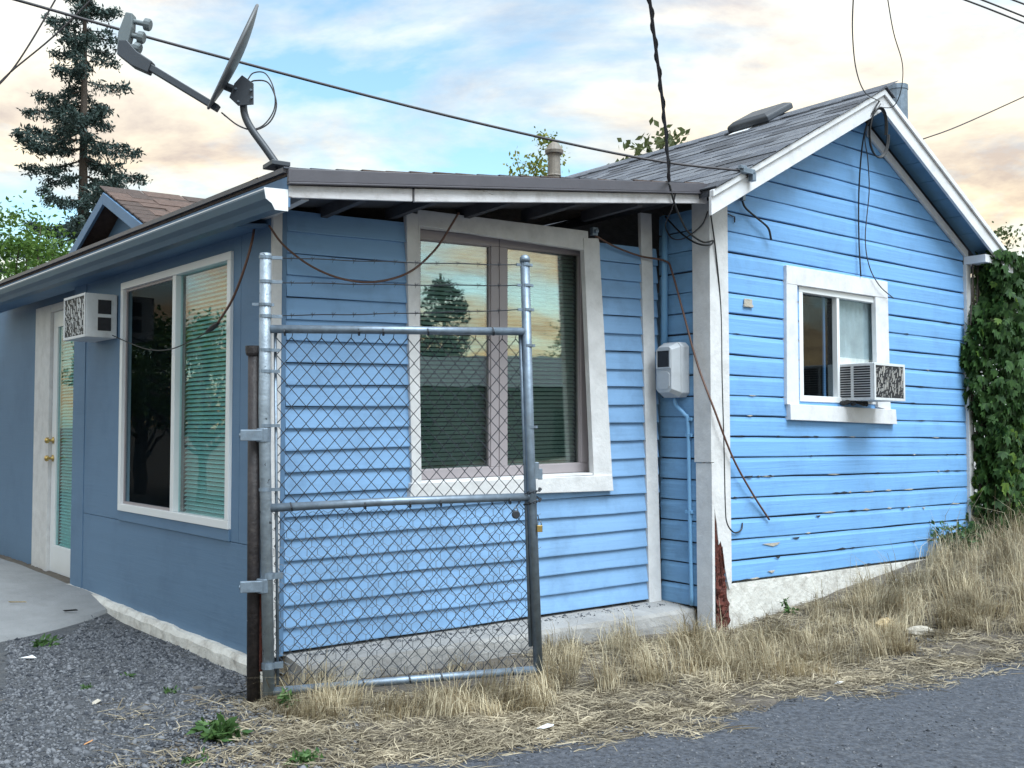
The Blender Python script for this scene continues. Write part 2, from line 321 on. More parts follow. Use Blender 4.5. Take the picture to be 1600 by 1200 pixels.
# ------------------------------------------------------------------ ground, road, gravel bed, pad
def axis(lo, hi, step, far):
    a = list(np.arange(lo, hi+1e-6, step)); s = step; x = lo
    left = []; right = []
    while x > -far: s *= 1.35; x -= s; left.append(x)
    s = step; x = a[-1]
    while x < far: s *= 1.35; x += s; right.append(x)
    return np.array(left[::-1] + a + right)
def sheet(xs, yf, rows):                 # strips from x -> list of y
    pass
gx = axis(-6, 7, .09, 500); gy = axis(3.0, 12, .09, 500)
X, Y = np.meshgrid(gx, gy); Z = hground(X, Y)
Z = Z + RNG.normal(0, .004, Z.shape)*(np.abs(X) < 7)
vv = np.stack([X.ravel(), Y.ravel(), Z.ravel()], 1); nx = len(gx)
ii, jj = np.meshgrid(np.arange(len(gx)-1), np.arange(len(gy)-1)); b0 = (jj*nx+ii).ravel()
g = npmesh('ground', vv, np.stack([b0, b0+1, b0+nx+1, b0+nx], 1), M['soil'], kind='structure', smooth=True)
edge_px = [(560, 1215), (640, 1186), (740, 1168), (860, 1160), (1000, 1148), (1100, 1122), (1200, 1100), (1300, 1082), (1420, 1056), (1520, 1040), (1600, 1024)]
edge = [gpt(*q) for q in edge_px]
ex = [q.x for q in edge]; ey = [q.y for q in edge]
sl_ = (ey[-1]-ey[-4])/(ex[-1]-ex[-4]); ex.append(ex[-1]+60); ey.append(ey[-1]+60*sl_)
ex.insert(0, -40); ey.insert(0, ey[0]-1.0)
rx = np.concatenate([np.linspace(-40, -2, 20)[:-1], np.linspace(-2, 5, 200), np.linspace(5, 60, 30)[1:]])
re_ = np.interp(rx, ex, ey) + np.where(np.abs(rx) < 6, .035*np.sin(rx*9.0)+.03*np.sin(rx*23+1)+.02*RNG.normal(size=len(rx)), 0)
rows = np.array([0, .05, .12, .25, .45, .7, 1, 1.5, 2.2, 3.2, 5, 9, 20])
RX = np.repeat(rx[:, None], len(rows), 1); RY = re_[:, None]-rows[None, :]
RZ = hground(RX, RY)+.012
RZ[:, 0] -= .016
k = len(rows); a_, b_ = np.meshgrid(np.arange(len(rx)-1), np.arange(k-1), indexing='ij'); b0 = (a_*k+b_).ravel()
npmesh('alley_road', np.stack([RX.ravel(), RY.ravel(), RZ.ravel()], 1), np.stack([b0, b0+1, b0+k+1, b0+k], 1)[:, ::-1], M['asphalt'], kind='structure', smooth=True)
def road_y(x): return np.interp(x, ex, ey)
# gravel bed: strips in x, from the wall down to the camera
gxs = np.linspace(-14, gpt(405, 1100).x, 120); gyt = []
for x in gxs:
    u = (x-L.o.x)/dL.x; gyt.append(L.o.y + dL.y*max(u, 0) - .02)
gyt = np.array(gyt); fr = np.linspace(0, 1, 24)
lo = np.interp(gxs, [-14, gpt(300, 1199).x, gpt(405, 1100).x], [2, 3.9, gpt(405, 1100).y-.1])
GX = np.repeat(gxs[:, None], 24, 1); GY = gyt[:, None]+(lo-gyt)[:, None]*fr[None]; GZ = hground(GX, GY)+.008; GZ[-3:, :] -= np.array([.004, .010, .016])[:, None]
a_, b_ = np.meshgrid(np.arange(119), np.arange(23), indexing='ij'); b0 = (a_*24+b_).ravel()
npmesh('gravel_bed', np.stack([GX.ravel(), GY.ravel(), GZ.ravel()], 1), np.stack([b0, b0+1, b0+25, b0+24], 1)[:, ::-1], M['gravelbed'], kind='structure', smooth=True)
# concrete pad before the door
padpx = [(172, 958), (138, 972), (90, 986), (16, 1003), (-80, 1024)]
pe = [gpt(*q) for q in padpx]; m = MB(); wallp = [L.pt(L.hit(q, 930)[0], 0, .02) for q in (168, 134, 90, 16, -60)]
NA_, NB_ = 25, 15; vs_ = []; vb = []
for i in range(NA_):
    f = i/(NA_-1)*4; k_ = min(int(f), 3); f -= k_; q0 = pe[k_].lerp(pe[k_+1], f); w0 = wallp[k_].lerp(wallp[k_+1], f)
    for j in range(NB_):
        t = j/(NB_-1); q = q0.lerp(w0, t); q.z = hg(q.x, q.y)+.034-(.022 if j == 0 else 0)-(.02 if i == 0 else 0); vs_.append(q); vb.append(q-V(0, 0, .12))
nv = len(vs_); fs = [(i*NB_+j, i*NB_+j+1, (i+1)*NB_+j+1, (i+1)*NB_+j) for i in range(NA_-1) for j in range(NB_-1)]
sides = [(i*NB_, (i+1)*NB_, (i+1)*NB_+nv, i*NB_+nv) for i in range(NA_-1)]+[(j, j+nv, j+1+nv, j+1) for j in range(NB_-1)]
m.add(vs_+vb, fs+sides)
m.build('pavement', M['pad'], kind='structure')

# ------------------------------------------------------------------ the house
house = thing('house', 'light blue clapboard house with grey shingle gable roof and slate side addition', 'house', (G.o.x, G.o.y, 0))
def board_piece(m, w, sb0, sb1, st0, st1, z0, z1, prof, seed, jit=.0022):
    # profile: list of (fraction of height, out); segmented along the run
    Lx = max(sb1-sb0, .05); n = max(2, int(Lx/.22)); r = random.Random(seed); ph = r.random()*6; ph2 = r.random()*6
    vs_ = []; k = len(prof)
    for i in range(n+1):
        t = i/n
        for (f, o) in prof:
            a = sb0+(sb1-sb0)*t; b = st0+(st1-st0)*t; u = a+(b-a)*f
            dz = jit*(math.sin(u*2.1+ph)+.6*math.sin(u*6.3+ph2)+ .5*(r.random()-.5)); do = .0014*math.sin(u*3.1+ph2)
            vs_.append(w.pt(u, z0+(z1-z0)*f+dz, o+do))
    fs = []
    for i in range(n):
        for j in range(k-1):
            a = i*k+j; fs.append((a, a+k, a+k+1, a+1))
    fs.append(tuple(range(k))); fs.append(tuple(n*k+j for j in range(k))[::-1])
    m.add(vs_, fs)
LAP = [(0.0, -.002), (0.0, .025), (.05, .0255), (1.03, .007), (1.03, -.002)]
DROP = [(0.0, -.002), (0.015, .015), (.05, .017), (.76, .0165), (.84, .0135), (.92, .0115), (.972, .011), (.972, -.002)]
def siding(w, name, z_start, e_, n, s0, s1, mat_, prof, openings, topfn=None, label=None, s0fn=None):
    zt = z_start+n*e_
    bk = MB(); poly = [(s0, z_start-.01), (s1, z_start-.01)]
    back_parts = []
    # backing sheathing in strips beside and around the openings
    oz = sorted(openings)
    def strip(a, b, c, d):
        if b-a > .01 and d-c > .01:
            bk.hexa([w.pt(a, c, -.03), w.pt(b, c, -.03), w.pt(b, d, -.03), w.pt(a, d, -.03), w.pt(a, c, -.004), w.pt(b, c, -.004), w.pt(b, d, -.004), w.pt(a, d, -.004)])
    if oz:
        oa, ob, oc, od = oz[0]
        strip(s0, oa, z_start, zt if topfn is None else 2.6); strip(ob, s1, z_start, zt if topfn is None else 2.6); strip(oa, ob, z_start, oc); strip(oa, ob, od, zt if topfn is None else 2.6)
    else: strip(s0, s1, z_start, zt)
    if topfn is not None:
        P_ = [(s0, 2.6), (s1, 2.6), topfn['right'](2.6), topfn['peak'], topfn['left'](2.6)]
        pts = [(s0, 2.6), (s1, 2.6), (s1, topfn['z'](s1)), (topfn['sp'], topfn['z'](topfn['sp'])), (s0, topfn['z'](s0))]
        bk.prism([w.pt(a, b, -.03) for a, b in pts], w.n*.026)
    wallo = bk.build(name, M['under'], house)
    for i in range(n):
        z0 = z_start+i*e_; z1 = z0+e_
        m = MB(); a0, a1, b0, b1 = s0, s1, s0, s1
        if topfn is not None:
            lf = lambda z: max(s0, topfn['sp']-(topfn['zp']-z)/topfn['k']); rf = lambda z: min(s1, topfn['sp']+(topfn['zp']-z)/topfn['k'])
            if z0+.02 > topfn['zp']: break
            a0, a1 = lf(z0), rf(z0); b0, b1 = lf(min(z1, topfn['zp']-.01)), rf(min(z1, topfn['zp']-.01)); z1 = min(z1, topfn['zp']-.01)
        segs = [(a0, a1, b0, b1, z0, z1)]
        for (oa, ob, oc, od) in openings:
            new = []
            for (p0, p1, q0, q1, za, zb) in segs:
                if zb <= oc+.002 or za >= od-.002: new.append((p0, p1, q0, q1, za, zb)); continue
                new.append((p0, oa, q0, oa, za, zb)); new.append((ob, p1, ob, q1, za, zb))
                if za < oc-.004: new.append((oa, ob, oa, ob, za, oc))
                if zb > od+.004: new.append((oa, ob, oa, ob, od, zb))
            segs = new
        for j, sg in enumerate(segs):
            if sg[1]-sg[0] > .02:
                full = abs((sg[5]-sg[4])-e_) < .002
                m = MB(); board_piece(m, w, *sg[:4], sg[4]+(.005 if prof is LAP else .0035), sg[5], prof if full else [(0, -.002), (0, .018), (1, .012), (1, -.002)], i*7+j*3+len(name)); m.build('board', mat_, wallo)
    return wallo

# --- gable wall
OV = .25
sP, zP = G.hit(1380, 139, OV); sE, zE = G.hit(1112, 296, OV); KS = (zP-zE)/(sP-sE); sEr = 2*sP-sE
zroof = lambda s: zP - KS*abs(s-sP)
uGend, _ = G.hit(1508, 640)
zb, = [G.hit(1142, 909)[1]]; eG = (G.hit(1140, 650)[1]-G.hit(1142, 909)[1])/8
GW = [G.hit(1247, 447, .02), G.hit(1374, 466, .02), G.hit(1384, 632, .02), G.hit(1252, 627, .02)]
wa = (GW[0][0]+GW[3][0])/2; wb = (GW[1][0]+GW[2][0])/2; wc = (GW[2][1]+GW[3][1])/2; wd = (GW[0][1]+GW[1][1])/2
top = dict(sp=sP, zp=zP-.13, k=KS, z=lambda s: zP-.13-KS*abs(s-sP), right=lambda z: (0, 0), left=lambda z: (0, 0), peak=(sP, zP))
wallG = siding(G, 'siding_wall', zb, eG, 26, .03, uGend-.02, M['blueG'], DROP, [(wa, wb, wc, wd)], top)
# foundation under the gable
m = MB(); n = 24; vs_ = []; r = random.Random(3)
for i in range(n+1):
    u = .1+(uGend-.1)*i/n; zt_ = zb-.012; q = G.pt(u, 0, .02); zb_ = hg(q.x, q.y)-.15
    for f in (0, .25, .5, .75, 1): vs_.append(G.pt(u, zb_+(zt_-zb_)*f, .012+.02*(1-f)+.008*(r.random()-.5)))
fs = [(i*5+j, (i+1)*5+j, (i+1)*5+j+1, i*5+j+1) for i in range(n) for j in range(4)]
m.add(vs_, fs); m.hexa([G.pt(u, z, o) for o in (-.1, .011) for u, z in ((.1, -.2), (uGend, -.2), (uGend, zb-.012), (.1, zb-.012))])
m.build('foundation', M['plaster'], house, smooth=True)
# roof: two slopes as slabs, plus shingles on the visible one
def gp(s, z, back): return G.pt(s, z, OV) - nG*back
rf = MB(); th = .05; RB = 7.5
NS = math.sqrt(1+KS*KS)
def slope_slab(s0, s1):
    z0, z1 = zroof(s0), zroof(s1)
    rf.hexa([gp(s0, z0-th, 0), gp(s1, z1-th, 0), gp(s1, z1-th, RB), gp(s0, z0-th, RB), gp(s0, z0-.004, 0), gp(s1, z1-.004, 0), gp(s1, z1-.004, RB), gp(s0, z0-.004, RB)])
slope_slab(sE+.03, sP); slope_slab(sP, sEr+.05)
roof = rf.build('roof', M['shingle3'], house)
tl = V(0, 0, 0)
dn = (gp(sE, zroof(sE), 0)-gp(sP, zP, 0)).normalized()          # down the left slope
bk_ = -nG; nrm = bk_.cross(dn).normalized()
if nrm.z < 0: nrm = -nrm
sh = MB(); w_, h_ = .30, .185
sh.add([(0, 0, .0), (w_, 0, .0), (w_, h_, -.002), (0, h_, -.002), (0.004, 0, .009), (w_-.004, 0.0, .009), (w_-.004, h_, .002), (0.004, h_, .002)], [(3,2,1,0),(4,5,6,7),(0,1,5,4),(1,2,6,5),(2,3,7,6),(3,0,4,7)])
shm = []
for k_, mm in enumerate(('shingle', 'shingle2', 'shingle3')):
    me = bpy.data.meshes.new('shingle'); me.from_pydata(sh.v, [], sh.f); me.materials.append(M[mm]); shm.append(me)
slen = (gp(sE, zroof(sE), 0)-gp(sP, zP, 0)).length; ncourse = int(slen/.142)+1; cnt = 0
def place_shingle(parent, meshes, org, ax, up, nn, rr, j=.006):
    o = bpy.data.objects.new('shingle', rr.choice(meshes)); COL.objects.link(o); o.parent = parent
    mt = Matrix((( ax.x, up.x, nn.x, 0), (ax.y, up.y, nn.y, 0), (ax.z, up.z, nn.z, 0), (0, 0, 0, 1)))
    mt.translation = org + nn*(rr.random()*.004+.001)
    o.matrix_local = mt @ Matrix.Rotation(rr.uniform(-.02, .02), 4, 'Z') @ Matrix.Rotation(rr.uniform(0, .03)-.0, 4, 'X')
rr = random.Random(11)
for c in range(ncourse):
    off = -.02+(.15 if c % 2 else 0)+rr.uniform(-.02, .02); bk0 = -.03 if not c % 2 else -.03
    d0 = slen - c*.142 - .02
    x = -.03
    while x < 4.6 and cnt < 300:
        if x > -.02 or True:
            place_shingle(roof, shm, gp(sP, zP, 0) + dn*d0 + bk_*x, bk_, -dn, nrm, rr); cnt += 1
        x += .303 if x > 0 or c % 2 == 0 else .155
rc = MB()
for i in range(18): 
    q0 = gp(sP, zP, i*.30-.03)+V(0, 0, .012); q1 = gp(sP, zP, i*.30+.29)+V(0, 0, .020)
    for sgn in (-1, 1):
        sd_ = (gp(sP+sgn*.12, zroof(sP+.12), 0)-gp(sP, zP, 0))
        rc.add([q0, q1, q1+sd_, q0+sd_, q0+V(0,0,.008), q1+V(0,0,.008), q1+sd_+V(0,0,.008), q0+sd_+V(0,0,.008)], [(3,2,1,0),(4,5,6,7),(0,1,5,4),(1,2,6,5),(2,3,7,6),(3,0,4,7)])
rc.build('ridge_cap', M['shingle'], roof)
# bargeboards
def rake(s0, s1, zo, zt_, o0, o1, name, mt, bev=.003):
    m = MB(); c = [(s0, zroof(s0)-zo-zt_), (s1, zroof(s1)-zo-zt_), (s1, zroof(s1)-zo), (s0, zroof(s0)-zo)]
    m.hexa([G.pt(u, z, o0) for u, z in c]+[G.pt(u, z, o1) for u, z in c]); return m.build(name, mt, house, bevel=bev)
for s0, s1 in ((sE+.0, sP-.001), (sP+.001, sEr+.02)):
    rake(s0, s1, .045, .125, OV-.026, OV-.002, 'bargeboard', M['white'])
    rake(s0, s1, .004, .045, OV-.02, OV+.016, 'bargeboard', M['white'])
rake(sP+.12, uGend+.02, .155, .075, .021, .045, 'frieze_board', M['oldwhite'])
rake(.02, sP-.12, .155, .055, .021, .043, 'frieze_board', M['oldwhite'])
# soffit boards under the right rake
for i in range(9):
    a = sP+.03+i*(sEr-sP-.05)/9; b = sP+.03+(i+1)*(sEr-sP-.05)/9-.008; m = MB()
    c = [(a, zroof(a)-th-.016), (b, zroof(b)-th-.016), (b, zroof(b)-th-.002), (a, zroof(a)-th-.002)]
    m.hexa([G.pt(u, z, .0) for u, z in c]+[G.pt(u, z, OV-.028) for u, z in c]); m.build('soffit_board', M['bluesoffit'], house)
m = MB(); q = zroof(uGend)-.19
m.hexa([G.pt(u, z, o) for o in (.02, OV-.03) for u, z in ((uGend-.02, q-.10), (uGend+.24, q-.10), (uGend+.24, q-.03), (uGend-.02, q-.03))]); m.build('eave_return', M['white'], house, bevel=.003)
wslab(G, [(uGend-.02, zb-.05), (uGend+.055, zb-.05), (uGend+.055, q-.10), (uGend-.02, q-.10)], -.02, .045).build('corner_trim', M['oldwhite'], house, bevel=.003)
# far side wall of the gable house
m = MB(); m.hexa([G.pt(uGend, z, o) for o, z in ((-.03, -.1), (-6, -.1), (-6, 3.0), (-.03, 3.0))]+[G.pt(uGend+.02, z, o) for o, z in ((-.03, -.1), (-6, -.1), (-6, 3.0), (-.03, 3.0))]); m.build('side_wall', M['blueG'], house)
# corner post at the return: two boards, the gable-side one broken off over the rot
zc = zroof(0)-.14
zbrk = R.hit(1100, 723, .028)[1]
wslab(R, [(-.032, .0), (.108, .0), (.112, zbrk-.004), (-.032, zbrk-.002)], .0, .026).build('corner_trim', M['oldwhite'], house, bevel=.003)
wslab(R, [(-.032, zbrk+.003), (.122, zbrk+.001), (.130, zc), (-.032, zc)], .0, .030).build('corner_trim', M['oldwhite'], house, bevel=.003)
gc = [G.hit(x, y, .03) for x, y in ((1140, 932), (1117, 932), (1117, 905), (1113, 870), (1116, 845), (1109, 812))]
zz = lambda y: G.hit(1115, y, .03)[1]
poly = [(.172, zz(912)), (.150, zz(925)), (.128, zz(912)), (.105, zz(892)), (.088, zz(868)), (.060, zz(846)), (.040, zz(852)), (.022, zz(818)), (.004, zz(800)), (-.001, zz(790)), (-.001, zc), (.158, zc)]
m = MB(); m.prism([G.pt(u, z, .001) for u, z in poly][::-1], nG*.030); m.build('corner_trim', M['oldwhite'], house)
m = MB(); r = random.Random(5); n = 40
for i in range(n+1):
    t = i/n; z = hg(G.o.x, G.o.y)-.03+t*(zz(795)-hg(G.o.x, G.o.y)+.03); wd_ = .150*(1-t)**.6 if t > .25 else .126+.004*t
    for j in range(6):
        u = .004+wd_*j/5+(.008*(r.random()-.5) if j else 0); m.v.append(tuple(G.pt(u, z, .0222+.030*r.random()**2*(1-t)+(.016 if t < .4 else .0)*r.random())))
m.f += [(i*6+j, i*6+j+1, (i+1)*6+j+1, (i+1)*6+j) for i in range(n) for j in range(5)]
ro = m.build('rotten_post', M['rot'], house); ro['label'] = 'red brown rotten wood exposed at the foot of the corner post'
for i in range(16):
    m = MB(); u = .01+.10*r.random(); z = .05+.42*r.random()
    m.tube([G.pt(u, z, .026), G.pt(u*.8+r.uniform(-.01, .005), z+r.uniform(.05, .14), .032+.006*r.random())], [.006, .002], 4); m.build('splinter', M['rot'], ro)
# --- return wall
zR = R.hit(1042, 875)[1]; eR = (R.hit(1042, 651.7)[1]-zR)/7
zR0 = zR-2*eR
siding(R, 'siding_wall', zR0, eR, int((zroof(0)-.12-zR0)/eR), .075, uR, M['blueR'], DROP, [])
# --- addition wall
zA = A.hit(443, 670.7)[1]; eA = (A.hit(443, 430.7)[1]-zA)/7
AW = dict(a=A.hit(655, 560, .03)[0], b=A.hit(935, 560, .03)[0])
aw_top = A.hit(655, 348, .03)[1]; aw_bot = A.hit(660, 756, .03)[1]
na = 0
while zA-(na+1)*eA > A.hit(452, 1034)[1]-eA*.5: na += 1
zA0 = zA-na*eA
zATop = 2.60
siding(A, 'siding_wall', zA0, eA, int((zATop-zA0)/eA)+1, .09, ULEN-.05, M['blueA'], LAP, [(AW['a'], AW['b']-.02, aw_bot, aw_top)])
wslab(A, [(.002, zA0-.02), (.058, zA0-.02), (.058, 2.62), (.002, 2.62)], .0, .032).build('corner_trim', M['oldwhite'], house, bevel=.003)
wslab(A, [(.060, zA0-.02), (.088, zA0-.02), (.088, 2.62), (.060, 2.62)], .0, .024).build('corner_trim', M['slate_trim'], house, bevel=.002)
pslab(A, [(1015, 944), (1034, 948), (1018, 334), (1001, 332)], .0, .034).build('corner_trim', M['oldwhite'], house, bevel=.003)
# slab at the foot of the addition wall
m = MB(); vs_ = []; n = 26; r = random.Random(8)
for i in range(n+1):
    u = .10+(ULEN+.02-.10)*i/n; zt_ = zA0+A.tilt*u*.0-.012
    q = .31-.04*(1-i/n)
    for (o, dz) in ((-.02, .0), (q*.5, -.012), (q-.015, -.022), (q, -.045), (q+.01, -.10), (q+.015, -.35)):
        vs_.append(A.pt(u, zt_+dz+.005*(r.random()-.5), o+.010*(r.random()-.5)))
m.add(vs_, [(i*6+j, (i+1)*6+j, (i+1)*6+j+1, i*6+j+1) for i in range(n) for j in range(5)]+[tuple(range(6)), tuple(n*6+j for j in range(6))[::-1]])
m.build('concrete_ledge', M['concrete'], house, smooth=False)

# --- window on the addition wall: recessed in a deep box
def blind(w, name, a, b, c, d, out, mt, parent, pitch=.028):
    m = MB(); z = c; i = 0
    while z < d:
        q = [w.pt(a, z, out+.012), w.pt(b, z+.0, out+.012), w.pt(b, z+pitch*.74, out-.010), w.pt(a, z+pitch*.74, out-.010)]
        m.add(q, [(0, 1, 2, 3)]); z += pitch
    return m.build(name, mt, parent, kind='stuff')
def ring(w, a, b, c, d, t, o0, o1, lean=0):
    m = MB()
    for (p0, p1, q0, q1) in ((a, b, c, c+t), (a, b, d-t, d), (a, a+t, c+t, d-t), (b-t, b, c+t, d-t)):
        m.hexa([w.pt(u, z, o) for o in (o0, o1) for u, z in ((p0, q0), (p1, q0), (p1, q1), (p0, q1))])
    return m
wa_, wb_ = AW['a'], AW['b']; REC = -.11
m = ring(A, wa_-.012, wb_+.012, aw_bot, aw_top, .014, -.12, .035)
win = m.build('window', M['oldwhite'], house, bevel=.002); win['label'] = 'tall double casement window with blinds in a deep white surround'
pslab(A, [(644, 757), (659, 757), (653, 334), (635, 331)], .0, .042).build('trim', M['oldwhite'], win, bevel=.003)
pslab(A, [(928, 743), (957, 744), (936, 372), (912, 372)], .0, .048).build('trim', M['oldwhite'], win, bevel=.003)
pslab(A, [(653.5, 352), (920, 392), (919, 361), (652.5, 327)], .0, .040).build('head_board', M['oldwhite'], win, bevel=.003)
pslab(A, [(641, 778), (959, 767), (957, 742), (643, 755)], .0, .060).build('sill', M['oldwhite'], win, bevel=.004)
mid = A.hit(776, 560, REC)[0]
for a, b in ((wa_+.003, mid), (mid+.004, wb_-.003)):
    fr_ = ring(A, a, b, aw_bot+.016, aw_top-.016, .062, REC-.01, REC+.03).build('sash', M['mauve'], win, bevel=.004)
    ring(A, a+.058, b-.058, aw_bot+.070, aw_top-.070, .012, REC-.005, REC+.018).build('bead', M['mauve'], win)
    wslab(A, [(a+.06, aw_bot+.072), (b-.06, aw_bot+.072), (b-.06, aw_top-.072), (a+.06, aw_top-.072)], REC-.003, REC+.003).build('pane', M['glass'], win)
    blind(A, 'blind', a+.05, b-.05, aw_bot+.07, aw_top-.07, REC-.07, M['blind'], win)
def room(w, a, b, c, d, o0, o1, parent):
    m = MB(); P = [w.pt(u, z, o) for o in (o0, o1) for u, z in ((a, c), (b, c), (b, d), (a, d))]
    m.add(P, [(0, 1, 2, 3), (0, 4, 5, 1), (1, 5, 6, 2), (2, 6, 7, 3), (3, 7, 4, 0)]); return m.build('unlit_room_box', M['dark'], parent)  # backing box coloured near black in place of an unlit room's shade
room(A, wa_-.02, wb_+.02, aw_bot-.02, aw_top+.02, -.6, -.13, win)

# --- gable window
g0, g1, g2, g3 = wa-.002, wb+.002, wc-.002, wd+.002
win2 = ring(G, g0, g1, g2, g3, .045, -.05, .022).build('window', M['vinyl'], house, bevel=.003); win2['label'] = 'white sliding window with a cooling unit in its lower corner'
pslab(G, [(1230, 632), (1249, 633), (1246, 446), (1229, 414)], .0, .042).build('trim', M['white'], win2, bevel=.003)
pslab(G, [(1372, 636), (1392, 641), (1387, 440), (1368, 461)], .0, .041).build('trim', M['white'], win2, bevel=.003)
pslab(G, [(1230, 443), (1387, 466), (1386, 440), (1229, 414)], .0, .044).build('head_board', M['white'], win2, bevel=.003)
pslab(G, [(1236, 656), (1402, 663), (1400, 640), (1235, 631)], .0, .055).build('sill', M['white'], win2, bevel=.003)
gm = G.hit(1311, 540, .02)[0]
wslab(G, [(gm-.016, g2+.045), (gm+.016, g2+.045), (gm+.016, g3-.045), (gm-.016, g3-.045)], -.03, .016).build('mullion', M['vinyl'], win2, bevel=.002)
wslab(G, [(g0+.04, g2+.04), (gm-.014, g2+.04), (gm-.014, g3-.04), (g0+.04, g3-.04)], -.030, -.025).build('pane', M['glassdark'], win2)
acz = G.hit(1345, 560, .02)[1]
wslab(G, [(gm+.014, acz), (g1-.04, acz), (g1-.04, g3-.04), (gm+.014, g3-.04)], -.020, -.015).build('pane', M['glassdark'], win2)
m = MB(); n = 40; vs_ = []
for i in range(n+1):
    u = gm+.012+(g1-.046-gm-.012)*i/n; o = -.042+.007*math.sin(i*1.3)+.003*math.sin(i*2.9)
    vs_ += [G.pt(u, g2+.046, o), G.pt(u, g3-.046, o)]
m.add(vs_, [(2*i, 2*i+2, 2*i+3, 2*i+1) for i in range(n)]); m.build('curtain', M['curtain'], win2, smooth=True)
wslab(G, [(gm-.10, g2+.04), (gm-.075, g2+.04), (gm-.075, g3-.04), (gm-.10, g3-.04)], -.062, -.05).build('inner_stile', M['slate_trim'], win2)
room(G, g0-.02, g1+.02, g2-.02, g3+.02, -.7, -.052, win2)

# --- slate side wall (faces the yard) with window, door recess and porch gable
zL0 = .0
uD, _ = L.hit(114, 700)                 # where the wall ends at the door recess
uS, _ = L.hit(132, 700); uW1 = L.hit(358, 610, .02)[0]; uW0 = L.hit(186, 610, .02)[0]; uP = L.hit(374, 700)[0]
lw_t = L.hit(358, 390, .02)[1]; lw_b = L.hit(362, 825, .02)[1]
lw_t2 = L.hit(188, 445, .02)[1]; lw_b2 = L.hit(182, 800, .02)[1]
lwt = (lw_t+lw_t2)/2; lwb = (lw_b+lw_b2)/2
WT = 2.72
cu = MB(); cu.hexa([L.pt(u, z, o) for o in (-.06, -.02) for u, z in ((0, -.1), (uD, -.1), (uD, lwb), (0, lwb))])
cu.hexa([L.pt(u, z, o) for o in (-.06, -.02) for u, z in ((0, lwt), (uD, lwt), (uD, WT), (0, WT))])
cu.hexa([L.pt(u, z, o) for o in (-.06, -.02) for u, z in ((0, lwb), (uW1, lwb), (uW1, lwt), (0, lwt))])
cu.hexa([L.pt(u, z, o) for o in (-.06, -.02) for u, z in ((uW0, lwb), (uD, lwb), (uD, lwt), (uW0, lwt))])
pw = cu.build('panel_wall', M['under'], house)
zbase = lambda u: L.hit(382.5-(u/uD)*(382.5-108), 1023-(u/uD)*(1023-912))[1]
zj = lwb-.02
def lpanel(c, out=.0): wslab(L, c, -.02, out).build('panel', M['slate'], pw, bevel=.0015)
zl0, zl1 = L.hit(382, 1023)[1], L.hit(110, 913)[1]
zbb = lambda u: zl0+(zl1-zl0)*u/uD
lpanel([(.0, zbb(0)), (uS-.002, zbb(uS)), (uS-.002, lwb-.075), (.0, lwb-.075)])
lpanel([(uS+.002, zbb(uS)), (uD, zbb(uD)), (uD, WT), (uS+.002, WT)], .006)
lpanel([(.0, lwb-.071), (uP-.002, lwb-.071), (uP-.002, WT), (.0, WT)])
lpanel([(uP+.002, lwb-.071), (uW1, lwb-.071), (uW1, WT), (uP+.002, WT)])
lpanel([(uW1+.001, lwb-.071), (uW0-.001, lwb-.071), (uW0-.001, lwb-.001), (uW1+.001, lwb-.001)], .012)
lpanel([(uW1+.001, lwt+.001), (uW0-.001, lwt+.001), (uW0-.001, WT), (uW1+.001, WT)])
lpanel([(uW0, lwb-.071), (uS-.002, lwb-.071), (uS-.002, WT), (uW0, WT)])
# recess side and door plane
DR = -.14
wslab(L, [(uD-.02, -.1), (uD, -.1), (uD, WT), (uD-.02, WT)], DR-.05, -.021).build('panel', M['slate'], pw)
def D(px, py): return L.hit(px, py, DR)
ud0 = L.hit(116, 700, DR)[0]-.35; udA = D(79, 700)[0]; udB = D(56, 700)[0]
zd0 = D(64, 893)[1]; zd1 = D(70, 492)[1]
lpanel_far = wslab(L, [(udB, -.05), (udB+3.2, -.05), (udB+3.2, WT), (udB, WT)], DR-.05, DR+.0).build('panel', M['slate'], pw)
wslab(L, [(ud0, zd1+.07), (udB-.001, zd1+.07), (udB-.001, WT), (ud0, WT)], DR-.05, DR).build('panel', M['slate'], pw)
door = wslab(L, [(ud0, zd0+.03), (udA-.004, zd0+.03), (udA-.004, zd0+.27), (ud0, zd0+.27)], DR-.045, DR-.008)
st = udA-.004; LT = zd1-.14
door.hexa([L.pt(u, z, o) for o in (DR-.045, DR-.008) for u, z in ((st-.12, zd0+.27), (st, zd0+.27), (st, LT), (st-.12, LT))])
door.hexa([L.pt(u, z, o) for o in (DR-.045, DR-.008) for u, z in ((ud0, LT), (st, LT), (st, zd1), (ud0, zd1))])
door = door.build('door', M['vinyl'], house, bevel=.003); door['label'] = 'white door with full length glass and brass lock'
wslab(L, [(ud0, zd0+.27), (st-.12, zd0+.27), (st-.12, LT), (ud0, LT)], DR-.03, DR-.024).build('pane', M['glassdusty'], door)
blind(L, 'blind', ud0, st-.12, zd0+.27, LT, DR-.06, M['blind'], door)
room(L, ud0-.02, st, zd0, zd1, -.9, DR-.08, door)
wslab(L, [(udA, zd0), (udB, zd0), (udB, zd1+.07), (udA, zd1+.07)], DR-.045, DR+.022).build('door_frame', M['oldwhite'], door, bevel=.003)
wslab(L, [(ud0, zd1+.004), (udA-.001, zd1+.004), (udA-.001, zd1+.07), (ud0, zd1+.07)], DR-.045, DR+.018).build('door_frame', M['oldwhite'], door, bevel=.003)
wslab(L, [(ud0, zd0-.06), (udB, zd0-.06), (udB, zd0+.002), (ud0, zd0+.002)], DR-.05, DR+.10).build('threshold', M['concrete'], door, bevel=.004)
